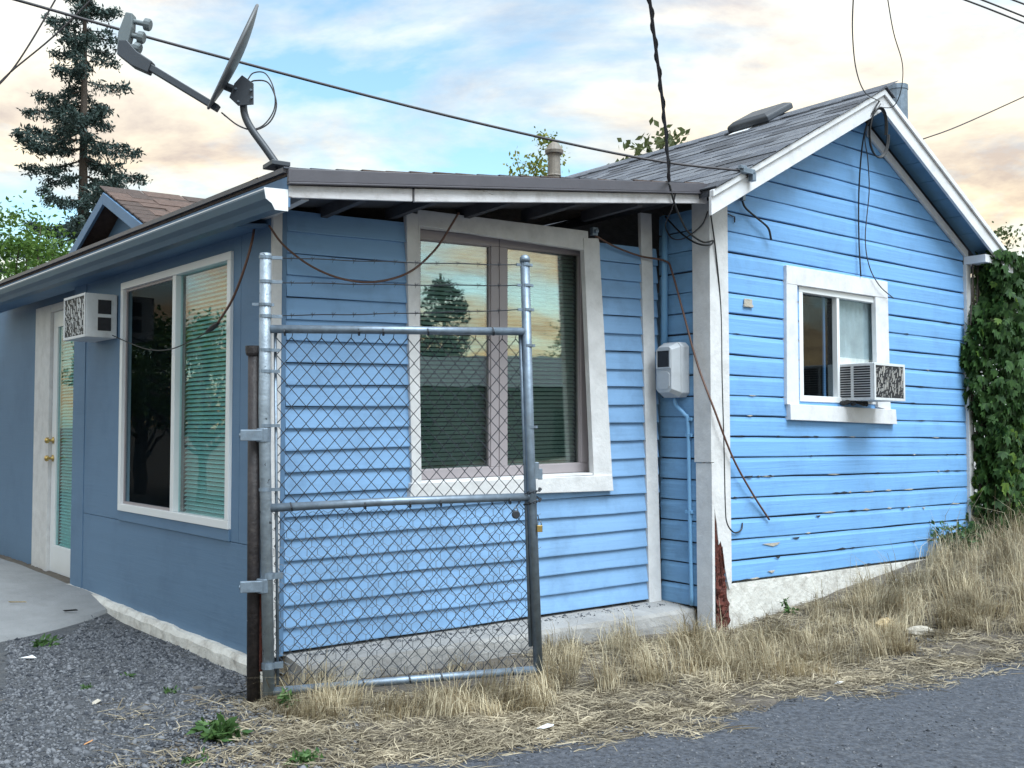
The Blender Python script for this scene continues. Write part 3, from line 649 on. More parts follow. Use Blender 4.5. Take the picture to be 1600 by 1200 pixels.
for y, nm in ((688, 'lock'), (716, 'door_knob')):
    u, z = L.hit(82, y, DR); m = MB(); m.lathe(L.pt(st-.05, z, DR-.008), L.n, [(0, .030), (.008, .030), (.012, .012), (.035, .012), (.045, .026), (.062, .028), (.072, .018)], 14)
    m.build(nm, M['brass'], door, smooth=True)
# side window: white slider
win3 = ring(L, uW1, uW0, lwb, lwt, .050, -.05, .020).build('window', M['vinyl'], house, bevel=.003); win3['label'] = 'tall white framed slider window beside the door'
um = L.hit(268, 610, .02)[0]
wslab(L, [(um-.028, lwb+.05), (um+.028, lwb+.05), (um+.028, lwt-.05), (um-.028, lwt-.05)], -.04, .012).build('mullion', M['vinyl'], win3, bevel=.003)
wslab(L, [(uW1+.045, lwb+.045), (um-.026, lwb+.045), (um-.026, lwt-.045), (uW1+.045, lwt-.045)], -.030, -.024).build('pane', M['glassdusty'], win3)
wslab(L, [(um+.026, lwb+.045), (uW0-.045, lwb+.045), (uW0-.045, lwt-.045), (um+.026, lwt-.045)], -.018, -.012).build('pane', M['glassscreen'], win3)
ring(L, um+.027, uW0-.046, lwb+.046, lwt-.046, .022, -.022, -.004).build('sash', M['mauve'], win3)
blind(L, 'blind', uW1+.04, um, lwb+.04, lwt-.04, -.085, M['blind'], win3)
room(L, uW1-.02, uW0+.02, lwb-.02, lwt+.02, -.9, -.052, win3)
# foundation strip at the foot of the side wall
m = MB(); n = 30; vs_ = []; r = random.Random(2)
for i in range(n+1):
    u = -.03+(uD+.03)*i/n; q = L.pt(u, 0, .05); zt_ = zbb(u)+.004; z0 = hg(q.x, q.y)-.1
    for f, o in ((0, .075), (.5, .068), (.85, .06), (1, .035), (1, -.02)): vs_.append(L.pt(u, z0+(zt_-z0)*f+.01*(r.random()-.5), o+.010*(r.random()-.5)))
m.add(vs_, [(i*5+j, i*5+j+1, (i+1)*5+j+1, (i+1)*5+j) for i in range(n) for j in range(4)]+[tuple(range(5))[::-1]])
m.build('foundation', M['plaster'], house)

# --- addition roof: low slope rising from the yard-side gutter to the gable house
RO = .58; LO = .13
K0 = A.pt(0, 0, RO) - dA*LO; zK0 = at(440, 266, K0.y).z
er = Wall((K0.x, K0.y), dA, nA)
uE, zE2 = er.hit(1104, 289); rs = (zE2-zK0)/uE; uBr, _ = er.hit(646, 290)
def rp(u, back, dz): return K0 + dA*u + dL*back + V(0, 0, zK0+rs*u+dz)
UR = uE
m = MB(); BL = 6.5
m.hexa([rp(0, 0, -.03), rp(UR, 0, -.03), rp(UR, BL, -.03), rp(0, BL, -.03), rp(0, 0, 0), rp(UR, 0, 0), rp(UR, BL, 0), rp(0, BL, 0)])
aroof = m.build('roof', M['brownshingle2'], house)
r = random.Random(21)
mm = bpy.data.meshes.new('shingle'); mm.from_pydata(sh.v, [], sh.f); mm.materials.append(M['brownshingle2'])
mm2 = bpy.data.meshes.new('shingle'); mm2.from_pydata(sh.v, [], sh.f); mm2.materials.append(M['shingle3'])
upA = (rp(1, 0, 0)-rp(0, 0, 0)).normalized(); nnA = upA.cross(dL).normalized()
if nnA.z < 0: nnA = -nnA
for c in range(int(UR/.145)):
    for j in range(2): place_shingle(aroof, [mm, mm2], rp(c*.145-.02, .302*j-.012-(.01*r.random()), .004), dL, upA, nnA, r)
for c in range(10):
    for j in range(2): pass
nd = nA
dlist = [(-.0, uBr*.0, 0)]
m = MB()
def rband(u0, u1, zt0, zb0, zt1, zb1, o0, o1):
    return [rp(u0, 0, zb0)+nd*o0, rp(u1, 0, zb1)+nd*o0, rp(u1, 0, zt1)+nd*o0, rp(u0, 0, zt0)+nd*o0, rp(u0, 0, zb0)+nd*o1, rp(u1, 0, zb1)+nd*o1, rp(u1, 0, zt1)+nd*o1, rp(u0, 0, zt0)+nd*o1]
MB().hexa(rband(0, UR, .004, -.064, .004, -.056, .002, .026)).build('drip_edge', M['drip'], aroof, bevel=.003)
MB().hexa(rband(0, UR, -.066, -.076, -.058, -.066, .002, .034)).build('drip_edge', M['drip'], aroof, bevel=.002)
MB().hexa(rband(0.01, uBr-.006, -.078, -.140, -.078, -.148, -.02, .001)).build('fascia_board', M['fascia'], house, bevel=.002)
MB().hexa(rband(uBr+.006, UR, -.078, -.150, -.066, -.124, -.02, .003)).build('fascia_board', M['fascia'], house, bevel=.002)
# rafters / lookouts and old soffit underneath
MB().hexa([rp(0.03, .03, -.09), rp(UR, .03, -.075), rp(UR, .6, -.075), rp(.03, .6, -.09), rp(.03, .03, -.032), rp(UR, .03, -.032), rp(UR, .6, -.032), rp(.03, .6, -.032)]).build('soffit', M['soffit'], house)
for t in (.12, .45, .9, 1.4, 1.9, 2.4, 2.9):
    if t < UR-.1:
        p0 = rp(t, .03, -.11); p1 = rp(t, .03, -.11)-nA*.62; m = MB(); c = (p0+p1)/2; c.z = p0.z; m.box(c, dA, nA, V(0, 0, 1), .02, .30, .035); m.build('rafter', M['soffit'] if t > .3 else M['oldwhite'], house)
# gutter along the yard side: K profile swept along dL
def prof_sweep(prof, o, ax, up, run, length, name, mt, parent, bev=0):
    m = MB(); m.prism([o+ax*a+up*b for a, b in prof], run*length); return m.build(name, mt, parent, bevel=bev)
go = rp(0, .0, -.112); outw = -dA
prof = [(0, 0), (.004, 0), (.006, -.085), (.060, -.085), (.075, -.060), (.105, -.040), (.112, -.012), (.118, -.012), (.118, 0), (.108, .0), (.106, -.014), (.100, -.036), (.070, -.056), (.056, -.080), (.012, -.080), (0, -.09)]
m = MB(); pf = [(.0, .01), (.0, -.095), (.062, -.095), (.078, -.066), (.108, -.046), (.120, -.010), (.120, .006), (.106, .006), (.104, -.012), (.094, -.036), (.066, -.056), (.052, -.084), (.008, -.084), (.008, .01)]
n = len(pf); a = [go+outw*x+V(0, 0, z) for x, z in pf]; b = [q+dL*BL for q in a]
m.add(a+b, [(i, (i+1) % n, n+(i+1) % n, n+i) for i in range(n)]+[(0, 1, 12, 13), (1, 2, 11, 12), (2, 3, 10, 11), (3, 4, 9, 10), (4, 5, 8, 9), (5, 6, 7, 8)])
gut = m.build('gutter', M['gutter'], house)
ec = [go+outw*x+V(0, 0, z)-dL*.003 for x, z in [(-.005, .012), (-.005, -.100), (.064, -.100), (.081, -.069), (.112, -.048), (.123, .008)]]
m = MB(); m.prism(ec, -dL*.004); m.build('end_cap', M['vinyl'], gut)
# roof edge over the gutter (brown band), eave fascia and soffit on the yard side
MB().hexa([rp(-.02, 0, -.012), rp(.02, 0, -.012), rp(.02, BL, -.012), rp(-.02, BL, -.012), rp(-.02, 0, .014), rp(.02, 0, .014), rp(.02, BL, .014), rp(-.02, BL, .014)]).build('drip_edge', M['drip'], aroof)
MB().hexa([rp(.02, -.0, -.19), rp(-.0, -.0, -.19), rp(-.0, BL, -.19), rp(.02, BL, -.19), rp(.02, 0, -.034), rp(0, 0, -.034), rp(0, BL, -.034), rp(.02, BL, -.034)]).build('fascia_board', M['slate_trim'], house)
MB().hexa([rp(.02, .62, -.20), rp(LO+.12, .62, -.20), rp(LO+.12, BL, -.20), rp(.02, BL, -.20), rp(.02, .62, -.18), rp(LO+.12, .62, -.18), rp(LO+.12, BL, -.18), rp(.02, BL, -.18)]).build('soffit', M['slate_trim'], house)
m = MB(); m.tube([go+outw*.115+V(0, 0, .002)-dL*0, go+outw*.115+V(0, 0, .002)+dL*BL], .006, 6); m.build('gutter_lip', M['vinyl'], gut)
# porch gable over the door
PG = Wall((L.o.x+nL.x*.10, L.o.y+nL.y*.10), dL, nL)
up_, zp_ = PG.hit(166, 299); ur_, zr_ = PG.hit(232, 352); ul_, zl_ = PG.hit(104, 392)
kk = (zp_-zr_)/(up_-ur_); ur2 = up_-(zp_-2.62)/kk; ul2 = up_+(zp_-2.62)/kk
pm = MB(); 
for u_ in (ur2, ul2):
    z_ = 2.62
    c = [PG.pt(up_, zp_, .0), PG.pt(u_, z_, .0)]; bk2 = dA*1.9
    pm.hexa([c[0]-V(0, 0, .05), c[1]-V(0, 0, .05), c[1]-V(0, 0, .05)+bk2, c[0]-V(0, 0, .05)+bk2, c[0], c[1], c[1]+bk2, c[0]+bk2])
proof = pm.build('porch_roof', M['brownshingle2'], house)
for u_ in (ur2, ul2):
    m = MB(); c = [(up_, zp_-.012), (u_, 2.62-.012), (u_, 2.62-.10), (up_, zp_-.10)]
    m.hexa([PG.pt(a, b, .002) for a, b in c]+[PG.pt(a, b, .025) for a, b in c]); m.build('bargeboard', M['slate_trim'], house, bevel=.003)
m = MB(); m.prism([PG.pt(a, b, -.16) for a, b in ((ur2, 2.46), (ul2, 2.46), (up_, zp_-.06))], nL*.01); m.build('gable_panel', M['slate'], house)
pdn = (PG.pt(ur2, 2.62)-PG.pt(up_, zp_)).normalized(); pn = dA.cross(pdn).normalized()
if pn.z < 0: pn = -pn
brm = []
for kx in ('brownshingle', 'brownshingle2'):
    me = bpy.data.meshes.new('shingle'); me.from_pydata(sh.v, [], sh.f); me.materials.append(M[kx]); brm.append(me)
pl = (PG.pt(ur2, 2.62)-PG.pt(up_, zp_)).length; c = 0
while c*.12 < pl-.02:
    x = -.02-(.15 if c % 2 else 0)
    while x < 1.5:
        place_shingle(proof, brm, PG.pt(up_, zp_, 0)+pdn*(pl-c*.12)+dA*max(x, -.02), dA, -pdn, pn, r); x += .303
    c += 1
# roof fittings
vent = MB(); vo = None
# low box vent on the left slope: find it from its pixel on the slope plane
def roofhit(px, py, lift=0):
    r_ = ray(px, py); o_ = gp(sP, zP, 0)+nrm*lift; t = (o_-CAM).dot(nrm)/r_.dot(nrm); return CAM+r_*t
vb_ = roofhit(1190, 192); m = MB()
ax_, ay_ = bk_, -dn
ps = []
for zz_, s_ in ((0, .22), (.05, .22), (.075, .17)):
    for i, j in ((-1, -1), (1, -1), (1, 1), (-1, 1)): ps.append(vb_+ax_*i*s_*1.0+ay_*j*s_*.9+nrm*(zz_+.02))
m.add(ps, [(3, 2, 1, 0), (8, 9, 10, 11)]+[(q*4+i, q*4+(i+1) % 4, q*4+4+(i+1) % 4, q*4+4+i) for q in range(2) for i in range(4)])
m.build('roof_vent', M['dish'], roof, bevel=.012)
q = roofhit(1160, 206); m = MB(); m.box(q+nrm*.014, ax_, ay_, nrm, .10, .07, .002); m.build('flashing_patch', M['paper'], roof)
q = at(866, 276, 8.6); m = MB(); m.lathe(q-V(0, 0, .2), V(0, 0, 1), [(0, .052), (.2, .052), (.205, .060), (.22, .056), (.22+.17, .050), (.22+.175, .075), (.22+.20, .080), (.22+.25, .05), (.22+.28, .012)], 14)
m.build('vent_pipe', M['ventpipe'], aroof, smooth=False)
q = at(1402, 170, 8.6); m = MB(); m.lathe(q-V(0, 0, .35), V(0, 0, 1), [(0, .085), (.50, .085), (.505, .09), (.545, .09)], 16); m.build('flue_pipe', M['galv'], roof)

# ------------------------------------------------------------------ window and wall cooling units
def fins(m, o, ax, ay, nn, wx, wy, nx_, seed):
    r_ = random.Random(seed)
    for i in range(nx_):
        x = wx*(i+.5)/nx_; ys = sorted(r_.random()*wy for _ in range(10))
        for j in range(0, 10, 2):
            y0, y1 = ys[j], ys[j+1]
            if y1-y0 < .006: continue
            d_ = r_.uniform(-.004, .004); a_ = o+ax*x+ay*y0; b_ = o+ax*(x+d_)+ay*y1; w2 = ax*(wx/nx_*.38)
            m.add([a_-w2, a_+w2, b_+w2+nn*.003, b_-w2+nn*.003], [(0, 1, 2, 3)])
def cooler(name, label, w, ua, ub, zc_, zd_, outd, near_sign, louv, base):
    t = thing(name, label, 'air conditioner', w.pt((ua+ub)/2, zc_, 0))
    U = w.d; Nn = w.n; Z1 = V(0, 0, 1)
    cs = [(ua, zc_), (ub, zc_), (ub, zd_), (ua, zd_)]
    wslab(w, cs, base, outd).build('casing', M['ac'], t, bevel=.006)
    # back grille: dark coil with bent fins and a frame
    ia, ib, ic, id_ = ua+.02, ub-.02, zc_+.02, zd_-.02
    wslab(w, [(ia, ic), (ib, ic), (ib, id_), (ia, id_)], outd, outd+.002).build('coil', M['acdark'], t)
    m = MB(); fins(m, w.pt(ia, ic, outd+.003), U, Z1, Nn, ib-ia, id_-ic, 26, 4 if louv else 9); m.build('fin', M['fin'] if louv else M['ac'], t, kind='stuff')
    ring(w, ua, ub, zc_, zd_, .020, outd+.0005, outd+.008).build('grille_frame', M['ac'], t, bevel=.002)
    us = ua if near_sign < 0 else ub; sgn = near_sign
    # side face
    if louv:
        for i in range(13):
            z = zc_+.03+(zd_-zc_-.06)*i/12
            for a, b in ((.04, .44), (.52, .92)):
                o0, o1 = base+.05+(outd-base-.05)*a, base+.05+(outd-base-.05)*b
                m = MB(); m.hexa([w.pt(us+sgn*x, zz_, o) for x in (-.002, .0025) for o, zz_ in ((o0, z-.006), (o1, z-.006), (o1, z+.006), (o0, z+.006))]); m.build('louvre', M['acdark'], t)
    else:
        h_ = zd_-zc_
        for f0, f1 in ((.16, .46), (.54, .86)):
            o0, o1 = base+(outd-base)*.20, base+(outd-base)*.62
            m = MB(); m.hexa([w.pt(us+sgn*x, zc_+h_*f, o) for x in (-.002, .003) for o, f in ((o0, f0), (o1, f0), (o1, f1), (o0, f1))]); m.build('vent_shade_plate', M['acdark'], t)  # dark plates on the casing, shade of the vent holes put into colour
    return t
# gable unit
AO = .30
ua, _ = G.hit(1365, 600, AO); ub, _ = G.hit(1413, 600, AO); z0_ = G.hit(1365, 625, AO)[1]; z1_ = G.hit(1365, 566, AO)[1]
ac1 = cooler('window_air_conditioner', 'white boxy cooling unit with bent fins jutting from the small slider window', G, ua, ub, z0_, z1_, AO, -1, True, -.10)
m = MB(); zt = z1_
wslab(G, [(gm+.016, z0_-.02), (ua-.002, z0_-.02), (ua-.002, z1_+.02), (gm+.016, z1_+.02)], -.02, -.012).build('side_curtain', M['black'], ac1)
pts = [G.pt(ua+(ub-ua)*t*.8, z0_-.012+.012*math.sin(t*19), .07+.03*math.sin(t*13)) for t in np.linspace(-.12, .9, 16)]
m = MB(); m.tube(pts, .017, 6); m.build('foam_seal', M['black'], ac1)
# yard-side unit
BO = .235
va, _ = L.hit(134, 490, BO); vb2, _ = L.hit(101, 490, BO); y0_ = L.hit(134, 526, BO)[1]; y1_ = L.hit(134, 457, BO)[1]
ac2 = cooler('wall_air_conditioner', 'off white box cooling unit with flaking grille high on the slate wall', L, va, vb2, y0_, y1_, BO, -1, False, .008)

# ------------------------------------------------------------------ electric meter with conduits
mo = .26
um_, zm_ = R.hit(1062, 580, .0)
MU0, MU1 = R.hit(1065, 580, .02)[0], None
me_ = thing('electric_meter', 'pale grey electric meter box on the blue return wall', 'meter', R.pt(um_, zm_, 0))
mc = at(1034, 578, (R.pt(um_, zm_, .12)).y); n_ = R.n; dU = R.d
z0m = at(1034, 621, mc.y).z; z1m = at(1034, 535, mc.y).z
uc = R.hit(1054, 578, .06)[0]
def octo(u0, u1, z0, z1, ch): return [(u0+ch, z0), (u1-ch, z0), (u1, z0+ch), (u1, z1-ch), (u1-ch, z1), (u0+ch, z1), (u0, z1-ch), (u0, z0+ch)]
fu = A.hit(1006, 578)[0]
# the box hangs on the return wall, its face looking out along that wall's normal
BD = .17; bu0, bu1 = uc-.10, uc+.10
m = MB(); m.prism([R.pt(u, z, .015) for u, z in octo(bu0, bu1, z0m, z1m, .03)], R.n*.085); m.build('meter_case', M['meter'], me_, bevel=.006)
m = MB(); a_ = [R.pt(u, z, .1002) for u, z in octo(bu0+.004, bu1-.004, z0m+.004, z1m-.004, .03)]; b_ = [R.pt(u, z, BD) for u, z in octo(bu0+.028, bu1-.028, z0m+.035, z1m-.035, .022)]
m.add(a_+b_, [tuple(range(8)), tuple(range(15, 7, -1))]+[(i, i+8, (i+1) % 8+8, (i+1) % 8) for i in range(8)]); m.build('meter_cover', M['meter'], me_, bevel=.003)
zc_m = (z0m+z1m)/2; hm = z1m-z0m
wslab(R, [(uc-.058, zc_m+.015), (uc+.058, zc_m+.015), (uc+.058, z1m-.06), (uc-.058, z1m-.06)], BD-.002, BD+.003).build('meter_window', M['acdark'], me_)
ring(R, uc-.066, uc+.066, zc_m+.007, z1m-.052, .010, BD-.002, BD+.007).build('window_bezel', M['meter'], me_)
m = MB(); m.prism([R.pt(u, z, BD-.001) for u, z in octo(uc-.056, uc+.056, z0m+.055, zc_m-.012, .02)], R.n*.006); m.build('access_panel', M['meter'], me_, bevel=.002)
uc1 = R.hit(1040, 450, .03)[0]
m = MB(); m.tube([R.pt(uc1, 2.9, .035), R.pt(uc1, z1m-.01, .045)], .023, 12); m.build('upper_conduit', M['conduit'], me_, smooth=True)
lp = smooth_path([R.hp(1054, 622, .05), R.hp(1057, 634, .05), R.hp(1070, 648, .04), R.hp(1075, 662, .03), R.hp(1077, 760, .028), R.hp(1079, 860, .028), R.hp(1081, 946, .028)], 6)
m = MB(); m.tube(lp, .0135, 10); m.build('lower_conduit', M['conduit'], me_, smooth=True)
for y in (655, 680, 800):
    q = R.hp(1077, y, .026); m = MB(); m.box(q, R.d, R.n, V(0, 0, 1), .03, .012, .012); m.build('conduit_strap', M['conduit'], me_, bevel=.003)

# ------------------------------------------------------------------ chain link gate
gl0 = at(418, 800, 5.20); gr0 = at(832, 800, 5.56)
gd = V(gr0.x-gl0.x, gr0.y-gl0.y, 0).normalized(); W = Wall((gl0.x, gl0.y), gd, V(gd.y, -gd.x, 0))
gate = thing('chain_link_gate', 'galvanised chain link gate with barbed wire strands above its frame', 'gate', gpt(420, 1090))
def gpx(x, y, o=0): return W.hp(x, y, o)
def gtube(name, pts, rad, mt, n=12, **k): m = MB(); m.tube(pts, rad, n); return m.build(name, mt, gate, smooth=True, **k)
gtube('stile', [gpx(415, 396), gpx(413, 640), gpx(420, 1084)], .030, M['galvflake'])
gtube('stile', [gpx(820, 406), gpx(828, 700), gpx(841, 1048)], .0255, M['galv'])
m = MB(); c = gpx(820, 406); m.lathe(c-V(0, 0, .012), V(0, 0, 1), [(0, .029), (.018, .029), (.030, .024), (.038, .012), (.041, .002)], 12); m.build('dome_cap', M['galv'], gate, smooth=True)
gtube('rail', [gpx(418, 514), gpx(824, 518)], .0215, M['galv'])
gtube('rail', [gpx(418, 794), gpx(620, 783), gpx(832, 776)], .0215, M['galv'])
gtube('rail', [gpx(421, 1081), gpx(640, 1062), gpx(842, 1046)], .0215, M['galv'])
gtube('tension_bar', [gpx(430, 520, -.02), gpx(434, 1070, -.02)], .008, M['galv'], 6)
gtube('tension_bar', [gpx(813, 522, -.02), gpx(820, 700, -.02), gpx(829, 1010, -.02)], .011, M['galv'], 8)
# bands, couplings and hinges
def band(x, y, rad, h, mt, arm=None):
    m = MB(); c = gpx(x, y); m.lathe(c-V(0, 0, h/2), V(0, 0, 1), [(0, rad), (h, rad)], 12)
    if arm: m.box(c+gd*(rad+arm/2)*1, gd, W.n, V(0, 0, 1), abs(arm)/2+.01, .008, h/2)
    m.build('band', mt, gate)
for y in (402, 440, 494): band(415, y, .033, .016, M['galv'], .04)
for y in (547, 580, 665, 765): band(414.5, y, .0325, .016, M['galv'], .03)
for y in (900, 1040): band(419, y, .0335, .03, M['galv'], .03)
for y in (414, 446, 484, 540, 667): band(821+(y-406)*.030, y, .0285, .014, M['galv'], -.07 if y < 500 else -.04)
band(414.5, 476, .034, .014, M['galv'], -.09)
for y in (680, 915):
    c = gpx(412, y); m = MB(); m.lathe(c-V(0, 0, .035), V(0, 0, 1), [(0, .036), (.07, .036)], 12); m.box(c-gd*.055-W.n*.0+W.n*.02, gd, W.n, V(0, 0, 1), .06, .014, .028); m.lathe(c-gd*.10+W.n*.02-gd*.02, gd, [(0, .012), (.05, .012)], 8)
    m.build('hinge', M['galv'], gate, bevel=.003)
# chain link fabric: zigzag wires
s0, _ = W.hit(430, 700, -.02); s1, _ = W.hit(824, 700, -.02); pch = .075; qv = .0435
ztl, ztr = W.hit(432, 527)[1], W.hit(822, 529)[1]; zbl, zbr = W.hit(436, 1075)[1], W.hit(836, 1044)[1]
m = MB(); nw = int((s1-s0)/(pch/2)); r = random.Random(4)
ncol = int((s1-s0)/pch); rown = int(((ztl-zbl))/qv)
for c in range(2*ncol+1):
    pts = []
    for i in range(rown+1):
        f = i/rown; x = s0+(c+((i+c) % 2))*pch/2+.003*(r.random()-.5)+.005*math.sin(f*9+c*.15)
        t = (x-s0)/(s1-s0); z = (ztl+(ztr-ztl)*t)*(1-f)+(zbl+(zbr-zbl)*t)*f
        x = min(max(x+.03*f*t, s0), s1+.03)
        pts.append(W.pt(x, z, -.022+(.003 if (i+c) % 2 else -.003)))
    m.tube(pts, .0027, 4, cap=False)
    if c % 2: continue
    # knuckled ends over the top rail
    q = pts[0]; m.tube([q, q+V(0, 0, .030)+gd*.006, q+V(0, 0, .045)+gd*.014], .002, 4, cap=False); m.tube([q+V(0, 0, .030), q+V(0, 0, .046)-gd*.010], .002, 4, cap=False)
m.build('chain_link_mesh', M['wire'], gate, kind='stuff')
# tie wires on the rails
for y0, xs_ in ((517, (444, 560, 598, 668, 770)), (786, (455, 570, 640, 688, 796)), (1062, (568, 640, 690, 800))):
    for x in xs_:
        yy = y0 - (x-620)*(.0 if y0 == 517 else .032 if y0 == 786 else .078); c = gpx(x, yy+1); m = MB(); m.lathe(c-gd*.004, gd+V(0, 0, .2), [(0, .0245), (.008, .0245)], 10); m.build('tie_wire', M['wire'], gate)
# chicken wire over the lower half: hexagon cells
m = MB(); hs = .030; zt0 = W.hit(620, 800)[1]; zb0 = W.hit(620, 1055)[1]
y_ = zb0; rown = 0
cw0, cw1 = s0-.10, s1+.075
while y_ < zt0:
    x = cw0+(hs*.87 if rown % 2 else 0)
    while x < cw1:
        if r.random() > (.06 if s0 < x < s1 else .3):
            c0 = lambda dx, dz: W.pt(x+dx+.005*math.sin(y_*31+x*17), y_+dz+.004*math.sin(x*23), -.040+.006*math.sin(x*8+y_*5))
            m.tube([c0(0, 0), c0(0, hs)], .0017, 3, cap=False); m.tube([c0(0, hs), c0(hs*.87, hs*1.5)], .0015, 3, cap=False); m.tube([c0(0, hs), c0(-hs*.87, hs*1.5)], .0015, 3, cap=False)
        x += hs*1.74
    y_ += hs*1.5; rown += 1
m.build('chicken_wire', M['chick'], gate, kind='stuff')
# barbed wire strands
for (ya, yb) in ((402, 414), (441, 446), (493, 484)):
    pts = []; m = MB()
    for i in range(25):
        t = i/24; p0 = gpx(424+(812-424)*t, ya+(yb-ya)*t+1.5*math.sin(t*3.1)+.5*math.sin(t*23)); pts.append(p0)
    m.tube(pts, .0032, 5)
    for i in range(2, 24, 2):
        c = pts[i]
        for an in (.5, 1.9, 2.7, 4.2): d_ = (V(0, 0, 1)*math.sin(an)+gd*math.cos(an)*.6+W.n*math.cos(an*2)*.5).normalized(); m.tube([c, c+d_*.017], [.0018, .0006], 4)
    m.build('barbed_wire', M['wire'], gate)
# latch, chain and padlocks
m = MB(); c = gpx(838, 735); m.box(c, gd, W.n, V(0, 0, 1), .012, .012, .045); m.box(c+gd*.022-V(0, 0, .02), gd, W.n, V(0, 0, 1), .012, .006, .03); m.build('latch', M['galv'], gate, bevel=.003)
lk = thing('locking_chain', 'dark steel chain wrapped round the gate rail end', 'chain', gpx(832, 790))
r = random.Random(6); i = 0
for t in np.linspace(0, 1, 30):
    an = t*math.pi*3.6; c = gpx(832, 778)+V(0, 0, .05-.10*t)+gd*math.cos(an)*.042+W.n*math.sin(an)*.044
    tn = V(0, 0, -.3)+gd*-math.sin(an)+W.n*math.cos(an); tn.normalize(); up2 = V(0, 0, 1) if i % 2 else W.n
    b2 = tn.cross(up2).normalized(); pts = [c+tn*.012*math.cos(a)+b2*.007*math.sin(a) for a in np.linspace(0, 2*math.pi, 9)]
    m = MB(); m.tube(pts, .0028, 5, cap=False); m.build('chain_link', M['wire'], lk); i += 1
for (x, y, nm) in ((806, 804, 'round dark padlock hanging inside the gate frame'), (843, 826, 'small brass bodied padlock dangling outside the gate frame')):
    c = gpx(x, y, .03); pk = thing('padlock', nm, 'padlock', c)
    m = MB()
    if x < 820: m.lathe(c-W.n*.011, W.n, [(0, .018), (.004, .023), (.018, .023), (.022, .018)], 12)
    else: m.box(c, gd, W.n, V(0, 0, 1), .015, .008, .018)
    m.build('body', M['wire'] if x < 820 else M['brass'], pk, bevel=.002)
    m = MB(); m.tube([c+gd*.011*math.cos(a)+V(0, 0, .018+.022*max(0, math.sin(a))) for a in np.linspace(0, math.pi, 9)], .0032, 6); m.build('shackle', M['galv'], pk, smooth=True)
    m = MB(); m.tube([c+V(0, 0, .038), gpx(x+(8 if x < 820 else -3), y-22, .03)], .003, 5); m.build('chain_tail', M['wire'], pk)
# dark hinge post
pt0 = gpt(396, 1106); pb = at(396, 1106, pt0.y); Yp = gl0.y+.03
hpst = thing('hinge_post', 'dark brown pipe post with flat cap beside the gate hinges', 'post', (at(397, 900, Yp).x, Yp, hg(at(397, 900, Yp).x, Yp)-.02))
m = MB(); m.tube([at(396, 1112, Yp)-V(0, 0, .08), at(398, 548, Yp)], .034, 14); m.build('shaft', M['post'], hpst, smooth=True)
m = MB(); c = at(397.5, 556, Yp); m.lathe(c, V(0, 0, 1), [(0, .038), (.012, .044), (.035, .046), (.05, .046)], 14); m.build('cap', M['post'], hpst)
m = MB(); m.box(at(409, 985, Yp+.02), gd, W.n, V(0, 0, 1), .012, .03, .20); m.build('wood_packer', M['rot'], hpst)

# ------------------------------------------------------------------ satellite dish
DY = K0.y+.12
dsh = thing('satellite_dish', 'grey satellite dish on a bent roof pole seen edge on', 'satellite dish', at(432, 258, DY))
def dp(x, y, o=0): return at(x, y, DY+o)
m = MB(); m.tube(smooth_path([dp(436, 262), dp(415, 232), dp(392, 200), dp(382, 178), dp(380, 155), dp(379, 140)], 5), .0195, 12); m.build('mast', M['dish'], dsh, smooth=True)
m = MB(); c = dp(432, 256); m.box(c-V(0, 0, .01), dA, nA, V(0, 0, 1), .05, .07, .012); m.build('foot_plate', M['dish'], dsh, bevel=.003)
a0, a1 = dp(408, 14), dp(333, 172); cen = (a0+a1)/2; axu = (a0-a1).normalized(); hl = (a0-a1).length/2
vw = (cen-CAM).normalized(); nd_ = axu.cross(vw).normalized()
if nd_.x > 0: nd_ = -nd_
lat = (vw + nd_*.012).normalized(); lat = (lat-axu*lat.dot(axu)).normalized(); nd_ = axu.cross(lat).normalized(); nd_ = nd_ if nd_.x < 0 else -nd_
vs_ = []; nr, nt = 6, 32
for side in (0, 1):
    for i in range(nr+1):
        f = i/nr
        for k_ in range(nt):
            an = 2*math.pi*k_/nt; bow = .035*(f*f-1)
            vs_.append(cen+axu*hl*f*math.cos(an)+lat*hl*.86*f*math.sin(an)+nd_*(bow+.03-(.012 if side else 0)))
fs = []
for side in (0, 1):
    b = side*(nr+1)*nt
    for i in range(nr):
        for k_ in range(nt): k2 = (k_+1) % nt; f_ = (b+i*nt+k_, b+i*nt+k2, b+(i+1)*nt+k2, b+(i+1)*nt+k_); fs.append(f_ if side else f_[::-1])
b = (nr+1)*nt
for k_ in range(nt): k2 = (k_+1) % nt; fs.append((nr*nt+k_, nr*nt+k2, b+nr*nt+k2, b+nr*nt+k_))
m = MB(); m.add(vs_, fs); m.build('reflector', M['dish'], dsh, smooth=False)
m = MB(); m.tube([cen+axu*hl*math.cos(a)+lat*hl*.86*math.sin(a)+nd_*.025 for a in np.linspace(0, 2*math.pi, 41)], .0085, 6, cap=False); m.build('rim', M['dishback'], dsh, smooth=True)
c = dp(378, 145); tiltv = V(0, 0, 1)
m = MB(); m.prism([dp(x, y, -.04) for x, y in ((366, 130), (378, 117), (396, 130), (396, 163), (372, 165), (358, 152))], V(0, .008, 0)); m.prism([dp(x, y, .032) for x, y in ((366, 130), (378, 117), (396, 130), (396, 163), (372, 165), (358, 152))], V(0, .008, 0)); m.tube([dp(380, 146), dp(346, 132)], .022, 8); m.box(dp(381, 147), V(1, 0, 0), V(0, 1, 0), V(0, 0, 1), .03, .034, .04); m.build('bracket', M['dish'], dsh, bevel=.002)
m = MB()
for x, y in ((368, 138), (392, 140), (393, 152), (372, 158)): m.lathe(dp(x, y, -.052), V(0, 1, 0), [(0, .006), (.015, .006)], 6)
m.build('bolt', M['galv'], dsh)
